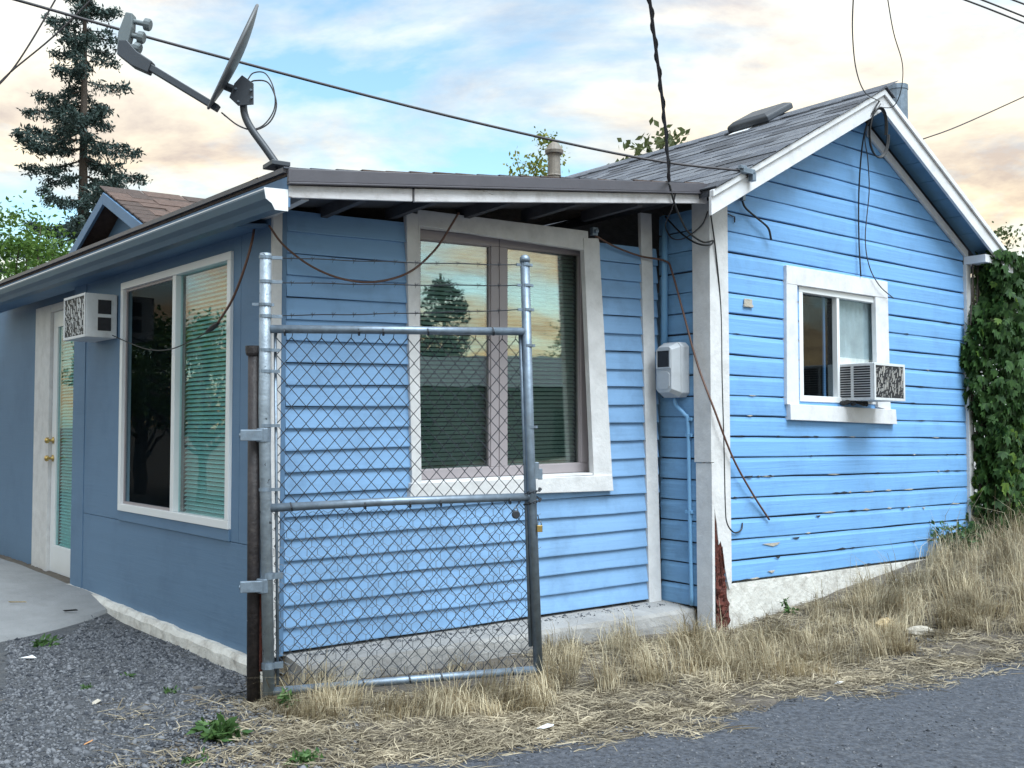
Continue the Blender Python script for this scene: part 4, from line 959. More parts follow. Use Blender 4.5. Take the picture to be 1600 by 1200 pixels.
m = MB(); m.box((dp(341, 170)+dp(232, 104))/2, (dp(341, 170)-dp(232, 104)).normalized(), V(0, 1, 0), (dp(341, 170)-dp(232, 104)).normalized().cross(V(0, 1, 0)), (dp(341, 170)-dp(232, 104)).length/2, .022, .018); m.build('arm', M['dish'], dsh, bevel=.004)
m = MB(); m.prism([dp(x, y, -.032) for x, y in ((237, 95), (230, 113), (205, 102), (182, 84), (185, 62), (198, 62), (214, 80))], V(0, .064, 0)); m.build('arm_head', M['dish'], dsh, bevel=.005)
m = MB(); m.prism([dp(x, y, -.03) for x, y in ((182, 80), (184, 50), (196, 18), (207, 20), (206, 42), (199, 68))], V(0, .06, 0)); m.build('feed_housing', M['lnb'], dsh, bevel=.006)
for (x0, y0, x1, y1) in ((206, 33, 232, 39), (203, 55, 222, 59), (206, 72, 216, 76)):
    a_, b_ = dp(x0, y0), dp(x1, y1); d_ = (b_-a_).normalized(); Ln = (b_-a_).length; m = MB(); m.lathe(a_, d_, [(0, .013), (Ln-.02, .013), (Ln-.018, .032), (Ln+.006, .032), (Ln+.012, .026)], 12); m.build('feed_horn', M['lnb'], dsh)
m = MB(); m.tube(smooth_path([dp(346, 176), dp(372, 196), dp(398, 203), dp(422, 190), dp(432, 162), dp(420, 130), dp(398, 126), dp(388, 132)], 6), .0042, 5); m.tube(smooth_path([dp(350, 180, .02), dp(380, 200, .02), dp(408, 198, .02), (dp(428, 172, .02)), dp(428, 140, .02), dp(415, 115, .02), dp(396, 114, .02), dp(386, 126)], 6), .0036, 5); m.build('coax_loop', M['cable'], dsh, smooth=True)

# ------------------------------------------------------------------ wires and cords
def wire(name, label, pts, rad, mt, cat='cable', n=6, sm=6, group=None, ext0=0, ext1=0):
    pts = [V(*q) for q in pts]
    P_ = smooth_path(pts, sm)
    if ext0: P_ = [P_[0]+(P_[0]-P_[1]).normalized()*ext0] + P_
    if ext1: P_ = P_ + [P_[-1]+(P_[-1]-P_[-2]).normalized()*ext1]
    m = MB(); m.tube(P_, rad, n); o = m.build(name, M[mt], smooth=True); tag(o, label, cat, group); return o
BR = G.hp(1168, 268, OV+.03)
wire('overhead_cable', 'black overhead cable crossing before the dish to the gable corner bracket', [at(-40, -18, 5.2), at(30, 1, 5.3), at(300, 77, 5.7), at(700, 181, 6.2), at(1000, 247, 6.6), BR], .0085, 'cable', ext0=9)
twd = []
base = er.hp(1046, 282, .03)
twp = [at(1008, -40, 4.85), at(1015, 0, 5.0), at(1024, 70, 5.3), at(1033, 140, 5.6), at(1041, 215, 6.0), base]
wire('service_drop_cable', 'thick twisted cable dropping steeply onto the white fascia', twp, .0095, 'cable', ext0=8)
sp_ = smooth_path(twp, 12); tw = [q+V(math.cos(i*.8), 0, 0)*.011 for i, q in enumerate(sp_)]
m = MB(); m.tube(tw, .006, 5); o = m.build('service_drop_strand', M['black'], smooth=True); tag(o, 'thin black strand twisted round the steep cable above the fascia', 'cable')
bkt = thing('cable_bracket', 'pale metal clamp holding cables at the lower end of the bargeboard', 'bracket', BR)
m = MB(); m.box(BR, G.d, G.n, V(0, 0, 1), .06, .02, .018); m.box(BR+G.d*.05+V(0, 0, -.03), G.d, G.n, V(0, 0, 1), .018, .02, .03); m.box(BR+G.d*-.05+V(0, 0, .02), G.d, G.n, V(0, 0, 1), .03, .015, .012); m.build('clamp', M['galv'], bkt, bevel=.003)
m = MB(); m.box(G.hp(1160, 304, .05), G.d, G.n, V(0, 0, 1), .014, .018, .045); m.build('strap', M['galv'], bkt, bevel=.003)
wire('cable_tail', 'short black cable stub curling down below the clamp on blue boards', [BR+V(0, 0, -.02), G.hp(1160, 300, .06), G.hp(1163, 322, .05), G.hp(1182, 340, .06), G.hp(1200, 356, .06), G.hp(1205, 375, .05)], .008, 'black')
wire('corner_cable', 'thin black cable stapled down the white corner post to a hook end', [G.hp(1109, 306, .06), G.hp(1110, 330, .05), G.hp(1118, 390, .042), G.hp(1126, 480, .03), G.hp(1128, 590, .03), G.hp(1131, 700, .03), G.hp(1133, 790, .03), G.hp(1136, 818, .03), G.hp(1147, 832, .03), G.hp(1158, 828, .03), G.hp(1160, 817, .02)], .0055, 'black')
m = MB(); m.lathe(G.hp(1160, 816, .016), nG, [(0, .008), (.02, .008)], 8)
wire('fascia_cable_loop', 'black cable loop hanging from the fascia to the corner post', [base+V(0, 0, -.02), er.hp(1052, 312, .02), er.hp(1062, 338, -.05), er.hp(1075, 362, -.12), R.hp(1098, 378, .10), G.hp(1114, 376, .05), G.hp(1108, 383, .06), R.hp(1088, 380, .12), R.hp(1066, 366, .10), R.hp(1048, 348, .06), R.hp(1036, 334, .04)], .0065, 'black')
wire('fascia_cable_curl', 'thin dark cable curl under the fascia beside the conduit top', [er.hp(1056, 300, .02), er.hp(1050, 326, -.05), R.hp(1040, 352, .08), R.hp(1050, 372, .05), R.hp(1070, 372, .05), R.hp(1096, 352, .05), R.hp(1106, 330, .04)], .0045, 'cable')
PKp = G.hp(1374, 158, OV+.02)
wire('peak_drop_cable', 'thin black cable descending from the sky to the gable peak', [at(1334, -20, 5.4), at(1332, 50, 5.9), at(1338, 110, 6.6), at(1352, 145, 7.3), PKp], .0042, 'black', ext0=8)
wire('peak_far_cable', 'thin grey cable curving over the gable peak from above', [at(1384, -20, 6.0), at(1396, 50, 6.6), at(1410, 100, 7.2), at(1408, 140, 7.6), at(1396, 166, 7.75), PKp+V(0, 0, -.05)], .0036, 'cable', ext0=8)
lc = G.hp(1372, 208, OV)
m = MB()
for k_ in range(3):
    m.tube([lc+G.d*(.105+.004*k_)*math.cos(a)*.9+V(0, 0, 1)*(.185+.005*k_)*math.sin(a)+nG*(.006*k_+.02*math.sin(a*1.3)) for a in np.linspace(0, 2*math.pi, 33)], .0060, 5, cap=False)
m.tube(smooth_path([PKp, G.hp(1366, 172, OV), G.hp(1360, 200, OV-.04)], 5), .006, 5)
o = m.build('cable_coil', M['black'], smooth=True); tag(o, 'black oval coil of cable hanging at the gable peak', 'cable')
wire('hanging_black_cable', 'straight black cable hanging from the peak over blue boards to window head', [PKp, G.hp(1356, 190, OV-.02), G.hp(1347, 230, .12), G.hp(1342, 300, .05), G.hp(1342, 370, .04), G.hp(1345, 432, .05)], .0062, 'black')
wire('hanging_grey_cable', 'thin grey cable looping from the peak past the window head board', [PKp+V(.01, 0, -.02), G.hp(1352, 205, OV-.05), G.hp(1356, 250, .10), G.hp(1358, 300, .06), G.hp(1352, 370, .05), G.hp(1358, 415, .06), G.hp(1374, 446, .07), G.hp(1396, 466, .07)], .0042, 'cable')
wire('rear_cable', 'thin overhead cable rising to the right behind the gable roof', [at(1440, 218, 9.5), at(1500, 196, 9.6), at(1620, 142, 9.8)], .006, 'cable', ext1=14)
for i, (y0, y1, lb) in enumerate(((-14, 36, 'lower'), (-24, 26, 'middle'), (-40, 6, 'upper'))):
    wire('utility_line', 'dark utility line high over the far right of the roof, %s of three' % lb, [at(1470, y0, 12), at(1540, (y0+y1)/2+1, 12), at(1620, y1+8, 12)], .012, 'cable', ext0=14, ext1=14, group='three utility lines high over the roof')
for x1, lb in ((92, 'steeper of two dark lines crossing before the spruce top'), (152, 'flatter of two dark lines crossing before the spruce top')):
    wire('utility_line', lb, [at(-20, 150, 14), at(16, 113, 14), at(x1*.55, 113-(113)*(x1*.55-16)/(x1-16), 14), at(x1, -10, 14)], .013, 'cable', ext0=6, ext1=12, group='two utility lines before the spruce')
wire('brown_cord', 'brown twin cord swagged under the eave before the casement window', [A.hp(420, 352, .12), A.hp(445, 385, .10), A.hp(490, 418, .10), A.hp(540, 437, .10), A.hp(590, 440, .10), A.hp(640, 425, .10), A.hp(680, 390, .12), A.hp(705, 352, .20), A.hp(717, 332, .22)], .0068, 'brown')
wire('brown_cord', 'brown cord strung from window corner across the meter conduit to the blue boards', [A.hp(930, 368, .06), A.hp(960, 385, .06), A.hp(1000, 400, .06), R.hp(1040, 408, .06), R.hp(1050, 425, .06), R.hp(1068, 490, .06), R.hp(1090, 570, .06), G.hp(1116, 640, .06), G.hp(1145, 715, .06), G.hp(1175, 770, .05), G.hp(1202, 812, .03)], .0072, 'brown')
wire('brown_cord', 'brown extension cord hanging from the eave corner before the side window', [L.hp(398, 352, .02), L.hp(393, 380, .08), L.hp(380, 425, .10), L.hp(362, 470, .10), L.hp(338, 508, .10)], .0075, 'brown')
wire('power_lead', 'thin black lead from the wall cooling unit across the side window', [L.hp(176, 524, .05), L.hp(198, 534, .06), L.hp(232, 546, .07), L.hp(265, 546, .08), L.hp(300, 532, .09), L.hp(325, 518, .10)], .0042, 'black')
m = MB(); a_, b_ = L.hp(341, 505, .10), L.hp(323, 519, .10); m.tube([a_, a_.lerp(b_, .3), a_.lerp(b_, .7), b_], [.010, .016, .016, .009], 8); o = m.build('plug', M['black']); tag(o, 'black plug joining the brown extension cord to the thin lead', 'plug')
# insulator on the window corner
q = A.hp(928, 362, .05); m = MB(); m.box(q, dA, nA, V(0, 0, 1), .022, .02, .028); m.lathe(q+nA*.02, nA, [(0, .012), (.02, .016), (.025, .006)], 8); o = m.build('cord_insulator', M['galv'], bevel=.003); tag(o, 'small metal cord holder at the top corner of the casement window', 'bracket')
q = G.hp(1169, 474, .024); m = MB(); m.box(q+V(0, 0, .012), G.d, nG, V(0, 0, 1), .045, .003, .020); m.box(q-V(0, 0, .018), G.d, nG, V(0, 0, 1), .05, .008, .010); o = m.build('wall_plate', M['rockw'], bevel=.003); tag(o, 'small torn pale plate stuck on the blue gable boards', 'plate')
q = G.hp(1145, 338, .03); m = MB(); m.tube([q-G.d*.05+V(0, 0, .01), q, q+G.d*.02, q+G.d*.02-V(0, 0, .04)], .005, 6); o = m.build('wall_hook', M['wire']); tag(o, 'small dark bent hook on blue boards below the clamp', 'hook')
# peeling splits along the lower gable boards
fl = random.Random(12)
for (x, y, wd_, ht) in ((1205, 849, .10, .022), (1170, 744, .045, .012), (1243, 840, .05, .012), (1215, 870, .03, .012), (1205, 892, .04, .016), (1410, 794, .03, .010), (1278, 806, .03, .012), (1443, 793, .02, .014)):
    u, z = G.hit(x, y, .02); m = MB(); m.prism([G.pt(u-wd_, z+.002, .0195), G.pt(u+wd_*.2, z-ht, .0195), G.pt(u+wd_*.7, z-ht*.6, .0195), G.pt(u+wd_, z+.003, .0195)], nG*.003); m.build('paint_flake', M['rockw'] if ht > .012 else M['under'], wallG)

for i in range(70):
    row = fl.randint(0, 9) if fl.random() < .8 else fl.randint(0, 14); z = zb+row*eG+.002; u = .2+fl.random()**1.2*(uGend-.35); L_ = fl.uniform(.015, .09); ht = fl.uniform(.003, .011)*(1 if row < 6 else .5)
    if wa-.1 < u < wb+.15 and wc-.12 < z < wd+.1: continue
    m = MB(); k_ = fl.uniform(.2, .8)
    m.prism([G.pt(u-L_, z+.004, .0176), G.pt(u-L_+2*L_*k_*.6, z+.004+ht*.6, .0176), G.pt(u-L_+2*L_*k_, z+.004+ht, .0176), G.pt(u+L_, z+.004, .0176), G.pt(u+L_*.3, z-.001, .0176)][::-1], nG*.0012); m.build('paint_flake', M['under'] if fl.random() < .6 else M['rockw'], wallG)

# ------------------------------------------------------------------ vegetation
def leaves(n, pos, size, nrm_bias, seed, aspect=.55, fold=.25):
    """n leaf quads (4 verts, bent in the middle): pos (n,3), size (n,)"""
    g_ = np.random.default_rng(seed); d = g_.normal(size=(n, 3)); d[:, 2] -= .25; d /= np.linalg.norm(d, axis=1)[:, None]
    u = g_.normal(size=(n, 3)) + nrm_bias; u -= d*(u*d).sum(1)[:, None]; u /= np.linalg.norm(u, axis=1)[:, None]; s = np.cross(d, u)
    sz = size[:, None]; a = pos; b = pos+d*sz*.5+s*sz*aspect*.5-u*sz*fold*.2; c = pos+d*sz; e_ = pos+d*sz*.5-s*sz*aspect*.5-u*sz*fold*.2
    v = np.stack([a, b, c, e_], 1).reshape(-1, 3); i = np.arange(n)[:, None]*4
    t = np.concatenate([i+np.array([[0, 1, 2]]), i+np.array([[0, 2, 3]])], 0)
    return v, t
def limb(m, a, b, r0, r1, rng, wob=.08):
    pts = [a.lerp(b, t)+V(rng.uniform(-1, 1), rng.uniform(-1, 1), rng.uniform(-1, 1))*wob*(b-a).length*(0 if t in (0, 1) else 1) for t in (0, .33, .66, 1)]
    m.tube(pts, [r0+(r1-r0)*t for t in (0, .33, .66, 1)], 6); return pts
def spruce(loc, H, Rm, label, seed, dens=1.0, zmin=.1):
    t = thing('spruce_tree', label, 'tree', loc); rng = random.Random(seed); g_ = np.random.default_rng(seed); loc = V(*loc)
    m = MB(); m.tube([loc-V(0, 0, .2), loc+V(.05, 0, H*.5), loc+V(0, 0, H)], [H*.017, H*.009, .02], 8)
    P = []; S = []
    z = H*zmin
    while z < H*.985:
        f = z/H; nb = rng.randint(3, 5)
        for b in range(nb):
            an = rng.random()*6.283; Lb = Rm*(1-f)**.75*rng.uniform(.42, 1.28)+.15; dr = V(math.cos(an), math.sin(an), 0)
            a = loc+V(0, 0, z+rng.uniform(-.15, .15)); droop = -.10-.30*(1-f)*rng.random(); tip = .22*Lb*rng.random()
            pts = [a+dr*Lb*q+V(0, 0, Lb*droop*math.sin(q*2.0)+tip*q**3) for q in (0, .3, .6, .85, 1)]
            m.tube(pts, [.035*(1-f)+.012, .02, .014, .008, .004], 4, cap=False)
            nt_ = max(3, int(Lb*9*dens)); pts = smooth_path(pts, 4)
            for k_ in range(nt_):
                q = .15+.85*(k_+rng.random())/nt_; c = pts[min(int(q*(len(pts)-1)), len(pts)-1)]
                for sgn in (-1, 1, 0):
                    side = V(-dr.y, dr.x, 0)*sgn*rng.uniform(.5, 1)+dr*rng.uniform(.2, .7)+V(0, 0, rng.uniform(-.75, -.05) if sgn else -.9*rng.random())
                    ln = (.20+.22*(1-q)*Lb*.5+.1*rng.random()); nq = int(9*dens)+3
                    tt = g_.random(nq); base_ = np.array(c)[None]+np.array(side)[None]*ln*tt[:, None]+g_.normal(0, .03, (nq, 3)); P.append(base_); S.append(g_.uniform(.07, .17, nq))
        z += H*.020+.07*rng.random()
    m.build('trunk', M['bark'], t)
    P = np.concatenate(P); S = np.concatenate(S); v, tr = leaves(len(P), P, S, np.array([0, 0, .3]), seed, .35); npmesh('crown', v, tr, M['spruce'], t)
    return t
def broadleaf(loc, H, Rm, label, seed, mt='leaf', nclump=60, per=90, lsize=.09, name='leafy_tree', zlo=.35, clump=.3, squash=.9):
    t = thing(name, label, 'tree', loc); rng = random.Random(seed); g_ = np.random.default_rng(seed); loc = V(*loc); m = MB()
    m.tube([loc-V(0, 0, .2), loc+V(.06, .03, H*.25), loc+V(-.03, .04, H*.5)], [H*.022+.03, H*.018+.02, H*.012+.015], 8)
    P = []; S = []
    for c in range(nclump):
        d = g_.normal(size=3); d /= np.linalg.norm(d); rr_ = Rm*(.45+.55*g_.random()**.5); cz = H*(zlo+(1-zlo)*.5)
        q = np.array([loc.x, loc.y, loc.z+cz])+d*np.array([rr_, rr_, (H*(1-zlo)*.5)*(.5+.5*g_.random())*squash])
        a = loc+V(0, 0, H*rng.uniform(.2, .5)); 
        if c % 3 == 0: limb(m, a, V(*q), .02+H*.004, .006, rng)
        n = int(per*g_.uniform(.5, 1.3)); rad = clump*g_.uniform(.6, 1.4)
        P.append(q[None]+g_.normal(0, rad*.5, (n, 3))*np.array([1, 1, .7])); S.append(g_.uniform(.6, 1.25, n)*lsize)
    m.build('trunk', M['bark'], t)
    P = np.concatenate(P); S = np.concatenate(S); v, tr = leaves(len(P), P, S, np.array([0, 0, .9]), seed); npmesh('crown', v, tr, M[mt], t)
    return t
b = at(122, 600, 28); spruce((b.x, b.y, 0), 15.0, 2.75, 'tall dark spruce rising beyond the slate side of the house', 3, 1.0, .12)
b = at(20, 600, 16); broadleaf((b.x, b.y, 0), 5.0, 1.35, 'bushy bright green tree in front of the spruce foot', 5, 'leaf', 110, 130, .085)
b = at(118, 600, 18); broadleaf((b.x, b.y, 0), 4.6, .8, 'small dark green tree between the spruce and the porch gable', 15, 'leaf', 50, 100, .08)
b = at(836, 600, 15); broadleaf((b.x, b.y, 0), 6.1, .36, 'yellow green tree top showing beside the vent pipe', 6, 'leafy', 26, 60, .075, zlo=.6, clump=.2)
b = at(1040, 600, 14); broadleaf((b.x, b.y, 0), 6.25, .62, 'sparse olive tree top peeking over the shingle roof', 9, 'leafgrey', 16, 26, .13, zlo=.72, clump=.26)
b = at(1562, 600, 15); broadleaf((b.x, b.y, 0), 4.5, .42, 'olive bushy tree beyond the right eave', 10, 'leafgrey', 34, 70, .08, zlo=.5, clump=.22)
# climbing vine at the right corner: five-part leaves
def vine():
    q = G.pt(uGend+.2, 0, .05); t = thing('climbing_vine', 'dense dark green creeper climbing the right corner of the gable wall', 'vine', (q.x, q.y, hg(q.x, q.y)))
    g_ = np.random.default_rng(31); rng = random.Random(31); m = MB()
    for k_ in range(7):
        u = uGend+.08+.5*rng.random(); pts = [G.pt(u+.12*math.sin(z*2+k_), z, .06+.03*math.sin(z*3+k_)) for z in np.linspace(.3, 2.9, 9)]; m.tube(pts, [.016*(1-.08*i) for i in range(9)], 5)
    m.build('stem', M['bark'], t)
    def cluster(n, mt, nm, sel):
        vs_ = []; tr = []; c = 0
        while c < n:
            z = .25+2.75*rng.random(); f = (z-.25)/2.75
            # outline read off the wall corner: bulges at mid height, pulls back at the foot
            lo = uGend + np.interp(z, [.2, .7, 1.1, 1.4, 1.75, 2.1, 2.4, 2.6, 3.0], [-.12, -.02, .03, .03, -.06, -.10, -.02, .12, .06]); hi = uGend+.95
            u = lo+(hi-lo)*rng.random()**1.15; o = rng.uniform(.04, .30)*(1 if u > uGend+.05 else .6)
            if not sel(u, z, rng): continue
            ctr = np.array(G.pt(u, z, o)); s_ = rng.uniform(.038, .068)
            dwn = np.array([rng.uniform(-.5, .5), rng.uniform(-.5, .5), -1]); dwn /= np.linalg.norm(dwn)
            face = np.array(nG)+np.array([rng.uniform(-.7, .7), rng.uniform(-.7, .7), rng.uniform(0, .9)]); face -= dwn*face.dot(dwn); face /= np.linalg.norm(face); sd = np.cross(dwn, face)
            for an in (-1.25, -.62, 0, .62, 1.25):
                d = dwn*math.cos(an)+sd*math.sin(an); e_ = np.cross(d, face); ln = s_*(1.5 if an == 0 else 1.3 if abs(an) < 1 else 1.0); b_ = len(vs_)
                vs_ += [ctr, ctr+d*ln*.55+e_*ln*.24-face*.004, ctr+d*ln-face*.012, ctr+d*ln*.55-e_*ln*.24-face*.004]; tr += [(b_, b_+1, b_+2), (b_, b_+2, b_+3)]
            c += 1
        npmesh(nm, np.array(vs_), np.array(tr), M[mt], t)
    cluster(3800, 'vine', 'foliage', lambda u, z, r_: True)
    cluster(130, 'vinelight', 'foliage', lambda u, z, r_: (.75 < z < 1.35 and u < uGend+.5 and r_.random() < .9) or r_.random() < .12)
vine()
# low ivy clump at the vine's foot
def bush(loc, rad, h, label, n, mt, seed, name='green_weed', ls=.05, cat='weed'):
    t = thing(name, label, cat, loc); g_ = np.random.default_rng(seed); rng = random.Random(seed); m = MB(); loc = V(*loc)
    P = []
    for k_ in range(max(4, n//14)):
        an = rng.random()*6.28; q = loc+V(math.cos(an)*rad*rng.random(), math.sin(an)*rad*rng.random(), h*rng.uniform(.5, 1)); m.tube([loc-V(0, 0, .02), loc.lerp(q, .5)+V(0, 0, h*.15), q], [.004, .003, .0015], 4)
        for j in range(14): f = g_.random(); P.append(np.array(loc.lerp(q, .25+.75*f))+g_.normal(0, rad*.12, 3)*np.array([1, 1, .5]))
    m.build('stem', M['weed'], t); P = np.array(P); P[:, 2] = np.maximum(P[:, 2], loc.z+.01)
    v, tr = leaves(len(P), P, g_.uniform(.6, 1.3, len(P))*ls, np.array([0, 0, .9]), seed, .45); npmesh('foliage', v, tr, M[mt], t)
q = gpt(1492, 880); bush((q.x, q.y, q.z), .28, .30, 'dark green ivy clump at the foot of the creeper', 420, 'vine', 41, 'ivy_clump', .06, 'plant')
for (x, y, rad, h, n, lb, ls) in ((340, 1158, .12, .09, 150, 'sprawling green weed on the gravel edge before the hinge post', .06), (452, 1112, .06, .12, 70, 'upright leafy weed at the foot of the gate hinge side', .05),
        (72, 1012, .10, .07, 60, 'small grassy weed at the edge of the concrete pavement', .05), (198, 1060, .05, .03, 60, 'tiny moss green tuft on the gravel near the slate wall', .02), (135, 1078, .05, .025, 50, 'tiny flat green tuft among the gravel stones', .02),
        (262, 1085, .06, .035, 60, 'low green tuft on gravel between wall and hinge post', .022), (1236, 962, .08, .12, 60, 'thin wispy weed against the white foundation', .035), (470, 1195, .10, .05, 90, 'low green weed in straw at the gravel edge', .035), (300, 1196, .08, .05, 60, 'low dark weed on loose straw and gravel', .03)):
    q = gpt(x, y); bush((q.x, q.y, q.z), rad, h, lb, n, 'weed', x, 'green_weed', ls)
# dry grass: standing tufts and fallen straw
def blades(P, H, lean, wdt, name, mt, seed, label, cat='grass', out=None):
    g_ = np.random.default_rng(seed); n = len(P); an = g_.random(n)*2*np.pi; d = np.stack([np.cos(an), np.sin(an), np.zeros(n)], 1); s = np.stack([-d[:, 1], d[:, 0], np.zeros(n)], 1)
    if out is not None:
        d = d*.75; d[:, :2] += out; d /= np.linalg.norm(d, axis=1)[:, None]; s = np.stack([-d[:, 1], d[:, 0], np.zeros(n)], 1)
    # half of the blades turn their edge so that they show from any side
    s += g_.normal(0, .5, (n, 3)); s[:, 2] *= .2; s /= np.linalg.norm(s, axis=1)[:, None]
    up = np.array([0, 0, 1.]); H = H[:, None]; lean = lean[:, None]; w_ = wdt[:, None]
    m1 = P+up*H*.55*np.sqrt(np.maximum(0, 1-(lean*.5)**2))+d*H*.5*lean*.5; tp = m1+up*H*.45*(1-lean)+d*H*.5*lean*1.3
    tp[:, 2] = np.maximum(tp[:, 2], P[:, 2]+.006)
    v = np.stack([P-s*w_, P+s*w_, m1+s*w_*.8, m1-s*w_*.8, tp], 1).reshape(-1, 3); i = np.arange(n)[:, None]*5
    t = np.concatenate([i+np.array([[0, 1, 2]]), i+np.array([[0, 2, 3]]), i+np.array([[3, 2, 4]])], 0)
    o = npmesh(name, v, t, M[mt], kind='stuff'); o['label'] = label; o['category'] = cat
g_ = np.random.default_rng(77)
def scatter(px_boxes):                    # (x0,y0,x1,y1 polygon as quad of pixels on the ground, count)
    out = []
    for quad, n in px_boxes:
        c = [np.array(gpt(*q)) for q in quad]; a, b_ = g_.random(n), g_.random(n)
        p_ = (c[0][None]*(1-a)[:, None]+c[1][None]*a[:, None])*(1-b_)[:, None]+(c[3][None]*(1-a)[:, None]+c[2][None]*a[:, None])*b_[:, None]; out.append(p_)
    P = np.concatenate(out); return P
def clumped(P, k, spread):
    n = len(P); c = P[g_.integers(0, n, k)]; idx = g_.integers(0, k, n); Q = c[idx]+g_.normal(0, spread, (n, 3)); mix = g_.random(n) < .7
    return np.where(mix[:, None], Q, P)
def setz(P):
    P[:, 2] = hground(P[:, 0], P[:, 1]); return P
def keep(P, mroad=.0):                   # stay off the walls
    a = (P-np.array(A.o)) @ np.array(A.n); gq = (P-np.array(G.o)) @ np.array(G.n); la = (P-np.array(L.o)) @ np.array(L.n)
    rq = (P-np.array(R.o)) @ np.array(R.n)
    inside_house = (a < .34) & (rq > 0) & (la < .05); inside_g = (gq < .05) & (rq < 0.0)
    return P[~(inside_house | inside_g)]
stand = scatter([([(425, 1104), (850, 1080), (860, 1118), (425, 1132)], 4600), ([(840, 1010), (905, 1005), (900, 1085), (840, 1090)], 2100), ([(425, 1055), (520, 1045), (520, 1085), (425, 1095)], 1300),
    ([(940, 1000), (1100, 1010), (1100, 1065), (940, 1085)], 2200), ([(1090, 1000), (1270, 985), (1300, 1060), (1100, 1080)], 3600), ([(1255, 955), (1470, 905), (1584, 965), (1300, 1048)], 7000), ([(1440, 860), (1640, 850), (1640, 1010), (1470, 980)], 7000), ([(520, 1045), (840, 1030), (840, 1050), (520, 1075)], 500)])
stand = keep(setz(clumped(stand, 330, .038)))
chf = .55+.9*ss01(.5+.5*np.sin(stand[:, 0]*7.3+2.1*np.sin(stand[:, 1]*5.1))*np.sin(stand[:, 1]*8.7+1.3*np.sin(stand[:, 0]*4.2)))
hfac = np.interp(stand[:, 0], [-1.5, .0, .4, 1.2, 2.5, 3.6, 5], [.085, .085, .125, .115, .115, .17, .22])
hgt = hfac*chf*(.35+g_.gamma(3.0, .28, len(stand))); blades(stand, hgt, np.clip(g_.beta(2.2, 1.8, len(stand))*1.2, 0, 1.1), g_.uniform(.0010, .0027, len(stand)), 'dry_grass', 'straw', 1, 'standing tufts of pale dry grass along the house and gate', out=np.stack([1.1*np.sin(stand[:, 0]*9.1+3*np.sin(stand[:, 1]*6.3)), 1.1*np.sin(stand[:, 1]*8.3+2.4*np.sin(stand[:, 0]*5.7))], 1))
tall = keep(setz(scatter([([(1470, 890), (1640, 870), (1640, 960), (1480, 950)], 260)])))
blades(tall, g_.uniform(.25, .55, len(tall)), g_.random(len(tall))*.7, g_.uniform(.001, .0018, len(tall)), 'tall_dry_grass', 'straw', 2, 'tall wispy dry stalks before the creeper')
lay = scatter([([(360, 1090), (900, 1085), (900, 1175), (330, 1200)], 6500), ([(850, 1010), (1130, 1000), (1130, 1110), (850, 1150)], 9000), ([(1100, 965), (1300, 945), (1330, 1070), (1100, 1110)], 7000), ([(1280, 940), (1600, 880), (1600, 1030), (1300, 1080)], 11000), ([(700, 1140), (1130, 1110), (1130, 1150), (700, 1185)], 3000), ([(120, 1100), (420, 1090), (480, 1230), (200, 1230)], 900), ([(420, 1150), (760, 1140), (760, 1200), (420, 1210)], 2600), ([(1100, 1060), (1600, 1010), (1600, 1046), (1100, 1130)], 2500)])
lay = keep(setz(clumped(lay, 520, .055))); lay[:, 2] += g_.uniform(.002, .022, len(lay))
an = g_.random(len(lay))*np.pi; ln = g_.uniform(.035, .16, len(lay)); d = np.stack([np.cos(an), np.sin(an)*.8, g_.normal(0, .10, len(lay))], 1); s = np.stack([-np.sin(an), np.cos(an), g_.normal(0, .6, len(lay))], 1)*g_.uniform(.0009, .0022, len(lay))[:, None]
mid_ = lay+d*ln[:, None]*.5+np.stack([g_.normal(0, .008, len(lay)), g_.normal(0, .008, len(lay)), np.abs(g_.normal(0, .006, len(lay)))], 1); end = lay+d*ln[:, None]; end[:, 2] = np.maximum(end[:, 2], hground(end[:, 0], end[:, 1])+.003)
v = np.stack([lay-s, lay+s, mid_+s, mid_-s, end], 1).reshape(-1, 3); i = np.arange(len(lay))[:, None]*5
o = npmesh('fallen_straw', v, np.concatenate([i+np.array([[0, 1, 2]]), i+np.array([[0, 2, 3]]), i+np.array([[3, 2, 4]])], 0), M['strawlow'], kind='stuff'); o['label'] = 'matted straw lying between the grass tufts and road edge'; o['category'] = 'straw'
# gravel stones
def stones(P, S, name, label, seed):
    g2 = np.random.default_rng(seed); n = len(P)
    base_ = np.array([[1, 0, 0], [0, 1, 0], [-1, 0, 0], [0, -1, 0], [0, 0, 1], [0, 0, -1.]]); tri = np.array([[0, 1, 4], [1, 2, 4], [2, 3, 4], [3, 0, 4], [1, 0, 5], [2, 1, 5], [3, 2, 5], [0, 3, 5]])
    an = g2.random(n)*6.28; c, s_ = np.cos(an), np.sin(an); vb_ = base_[None]*(1+g2.uniform(-.35, .35, (n, 6, 3)))+g2.uniform(-.3, .3, (n, 6, 3)); vb_[:, :, 2] *= .62
    x = vb_[:, :, 0]*c[:, None]-vb_[:, :, 1]*s_[:, None]; y = vb_[:, :, 0]*s_[:, None]+vb_[:, :, 1]*c[:, None]
    v = np.stack([x, y, vb_[:, :, 2]], 2)*S[:, None, None]+P[:, None, :]; t = (np.arange(n)[:, None, None]*6+tri[None]).reshape(-1, 3)
    o = npmesh(name, v.reshape(-1, 3), t, M['stone'], kind='stuff'); o['label'] = label; o['category'] = 'gravel'
gq = keep(setz(scatter([([(140, 950), (384, 1052), (384, 1085), (100, 1005)], 4200), ([(10, 1000), (200, 985), (370, 1075), (10, 1090)], 7000), ([(-10, 1080), (400, 1080), (330, 1230), (-40, 1230)], 7500), ([(330, 1085), (560, 1110), (560, 1215), (300, 1215)], 2200), ([(1000, 1000), (1500, 930), (1500, 1040), (1000, 1080)], 900)])))
